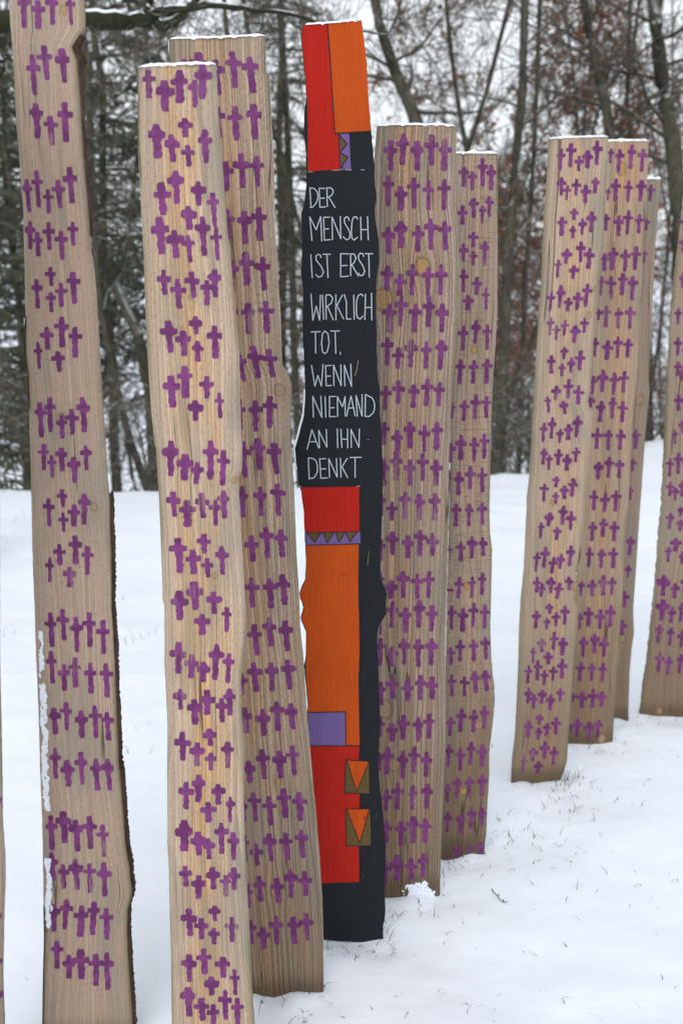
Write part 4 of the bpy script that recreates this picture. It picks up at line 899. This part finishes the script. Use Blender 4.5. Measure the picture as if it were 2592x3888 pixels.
# rest of the wood: repeated bare trees, each its own object
LB = ['bare tree among the dense twigs behind the two left planks', 'bare tree among the dense twigs behind the black plank', 'bare tree among the dense twigs above the wide ridged plank', 'bare tree among the dense twigs behind the right cluster of planks']
n = 0
for i in range(27):
    u = -300+3200*((i*.618) % 1.0); Y = 14.5+24*hash01(i, 3.3)**1.2
    if u < 900 and hash01(i, 8) < .35: continue
    reg = 0 if u < 1050 else 1 if u < 1420 else 2 if u < 1950 else 3
    k = int(hash01(i, 5)*5)
    place('bare_tree', BT[k], pX(u, Y), Y, hash01(i, 9)*6.28, .75+.5*hash01(i, 11), LB[reg], ['bare trees of the left woodland', 'bare trees of the middle woodland', 'bare trees above the wide plank', 'bare trees of the right woodland'][reg])
place('spruce_tree', SPR[3], pX(1085, 19), 19, 1.0, 1.0, 'dark spruce glimpsed between the ridged left plank and the black plank', 'spruces in the woodland behind the planks')
place('bare_tree', BT[4], pX(1105, 13.2), 13.2, 2.0, .9, 'twiggy bare tree glimpsed between the ridged left plank and the black plank', 'bare woodland trees you can tell apart')
place('bare_tree', BT[1], pX(1560, 13.6), 13.6, 4.0, 1.0, 'finely twigged bare tree rising over the wide ridged plank top', 'bare woodland trees you can tell apart')
# low shrubs on the rim
SH = bare_tree(71, 1.6, .014, 30, .0, (.3, .9), dens=.7, up=1.0)
for i, (u, Y) in enumerate([(330, 10.2), (560, 10.6), (1180, 11), (1900, 11.3), (2080, 12), (1980, 12.6), (2460, 14), (150, 10.4), (2560, 14.5)]):
    lab = ['low leafless shrub at the snow rim between the two left planks', 'low leafless shrub at the snow rim behind the second plank', 'low leafless shrub behind the black plank', 'low leafless shrub left of the right cluster, nearest the narrow plank', 'low leafless shrub just left of the right cluster', 'leafless shrub a little behind the snow rim left of the right cluster', 'leafless shrub behind the snow rim right of the right cluster', 'leafless shrub behind the tall left plank', 'leafless shrub behind the last plank at the right'][i]
    place('leafless_shrub', SH, pX(u, Y), Y, i*1.3, .8+.4*hash01(i, 2), lab, 'leafless shrubs on the rim', cat='shrub')
# far-off wood reading as one mass on the opposite slope
def far_wood():
    r = random.Random(3); B = Buf()
    for i in range(110):
        Y = r.uniform(48, 120); x = r.uniform(-.42, .42)*Y; z = ground_z(x, Y); h = r.uniform(5, 11)
        p = Vector((x, Y, z-.2)); P = path(r, p, Vector((r.gauss(0, .04), 0, 1)), h, 4, .05)
        B.tube(P, [.07, .06, .05, .03, .012], 3)
        for _ in range(26):
            k = r.randint(1, 4); q = P[k-1].lerp(P[k], r.random()); dd = Vector((r.gauss(0, 1), r.gauss(0, .4), r.uniform(0, 1.2)))
            B.tube(path(r, q, dd, r.uniform(.6, 2.4), 2, .2), [.022, .015, .006], 3)
    o = bpy.data.objects.new('far_wood', B.mesh('far_wood', TWIG)); COL.objects.link(o)
    tag(o, 'far-off bare wood on the opposite snowy slope', 'woodland', kind='stuff')
far_wood()
# fallen twig lying on the snow
def fallen_twig():
    B = Buf(); g = []
    for (u, v) in [(1866, 3382), (1872, 3398), (1888, 3412), (1894, 3424), (1905, 3432), (1914, 3438), (1926, 3436)]:
        d = ray(u, v); t = HC/-d[2]; g.append(Vector((d[0]*t, d[1]*t, 0)))
    org = Vector((g[3].x, g[3].y, ground_z(g[3].x, g[3].y)))
    P = [Vector((q.x, q.y, ground_z(q.x, q.y)+.004+.003*hash01(i, 1)))-org for i, q in enumerate(g)]
    B.tube(P, [.0013, .0013, .0012, .0012, .0011, .0011, .0008], 5)
    for i in (1, 2, 4, 5): B.tube([P[i], P[i]+Vector((.004*(-1)**i, .002, .004))], [.0010, .0016], 4)
    o = bpy.data.objects.new('fallen_twig', B.mesh('fallen_twig', BARK_DARK)); COL.objects.link(o); o.location = org
    tag(o, 'small dark budded twig lying on the snow right of the wide plank', 'twig')
fallen_twig()
print('objects', len(bpy.data.objects), 'faces', sum(len(m.polygons) for m in bpy.data.meshes))
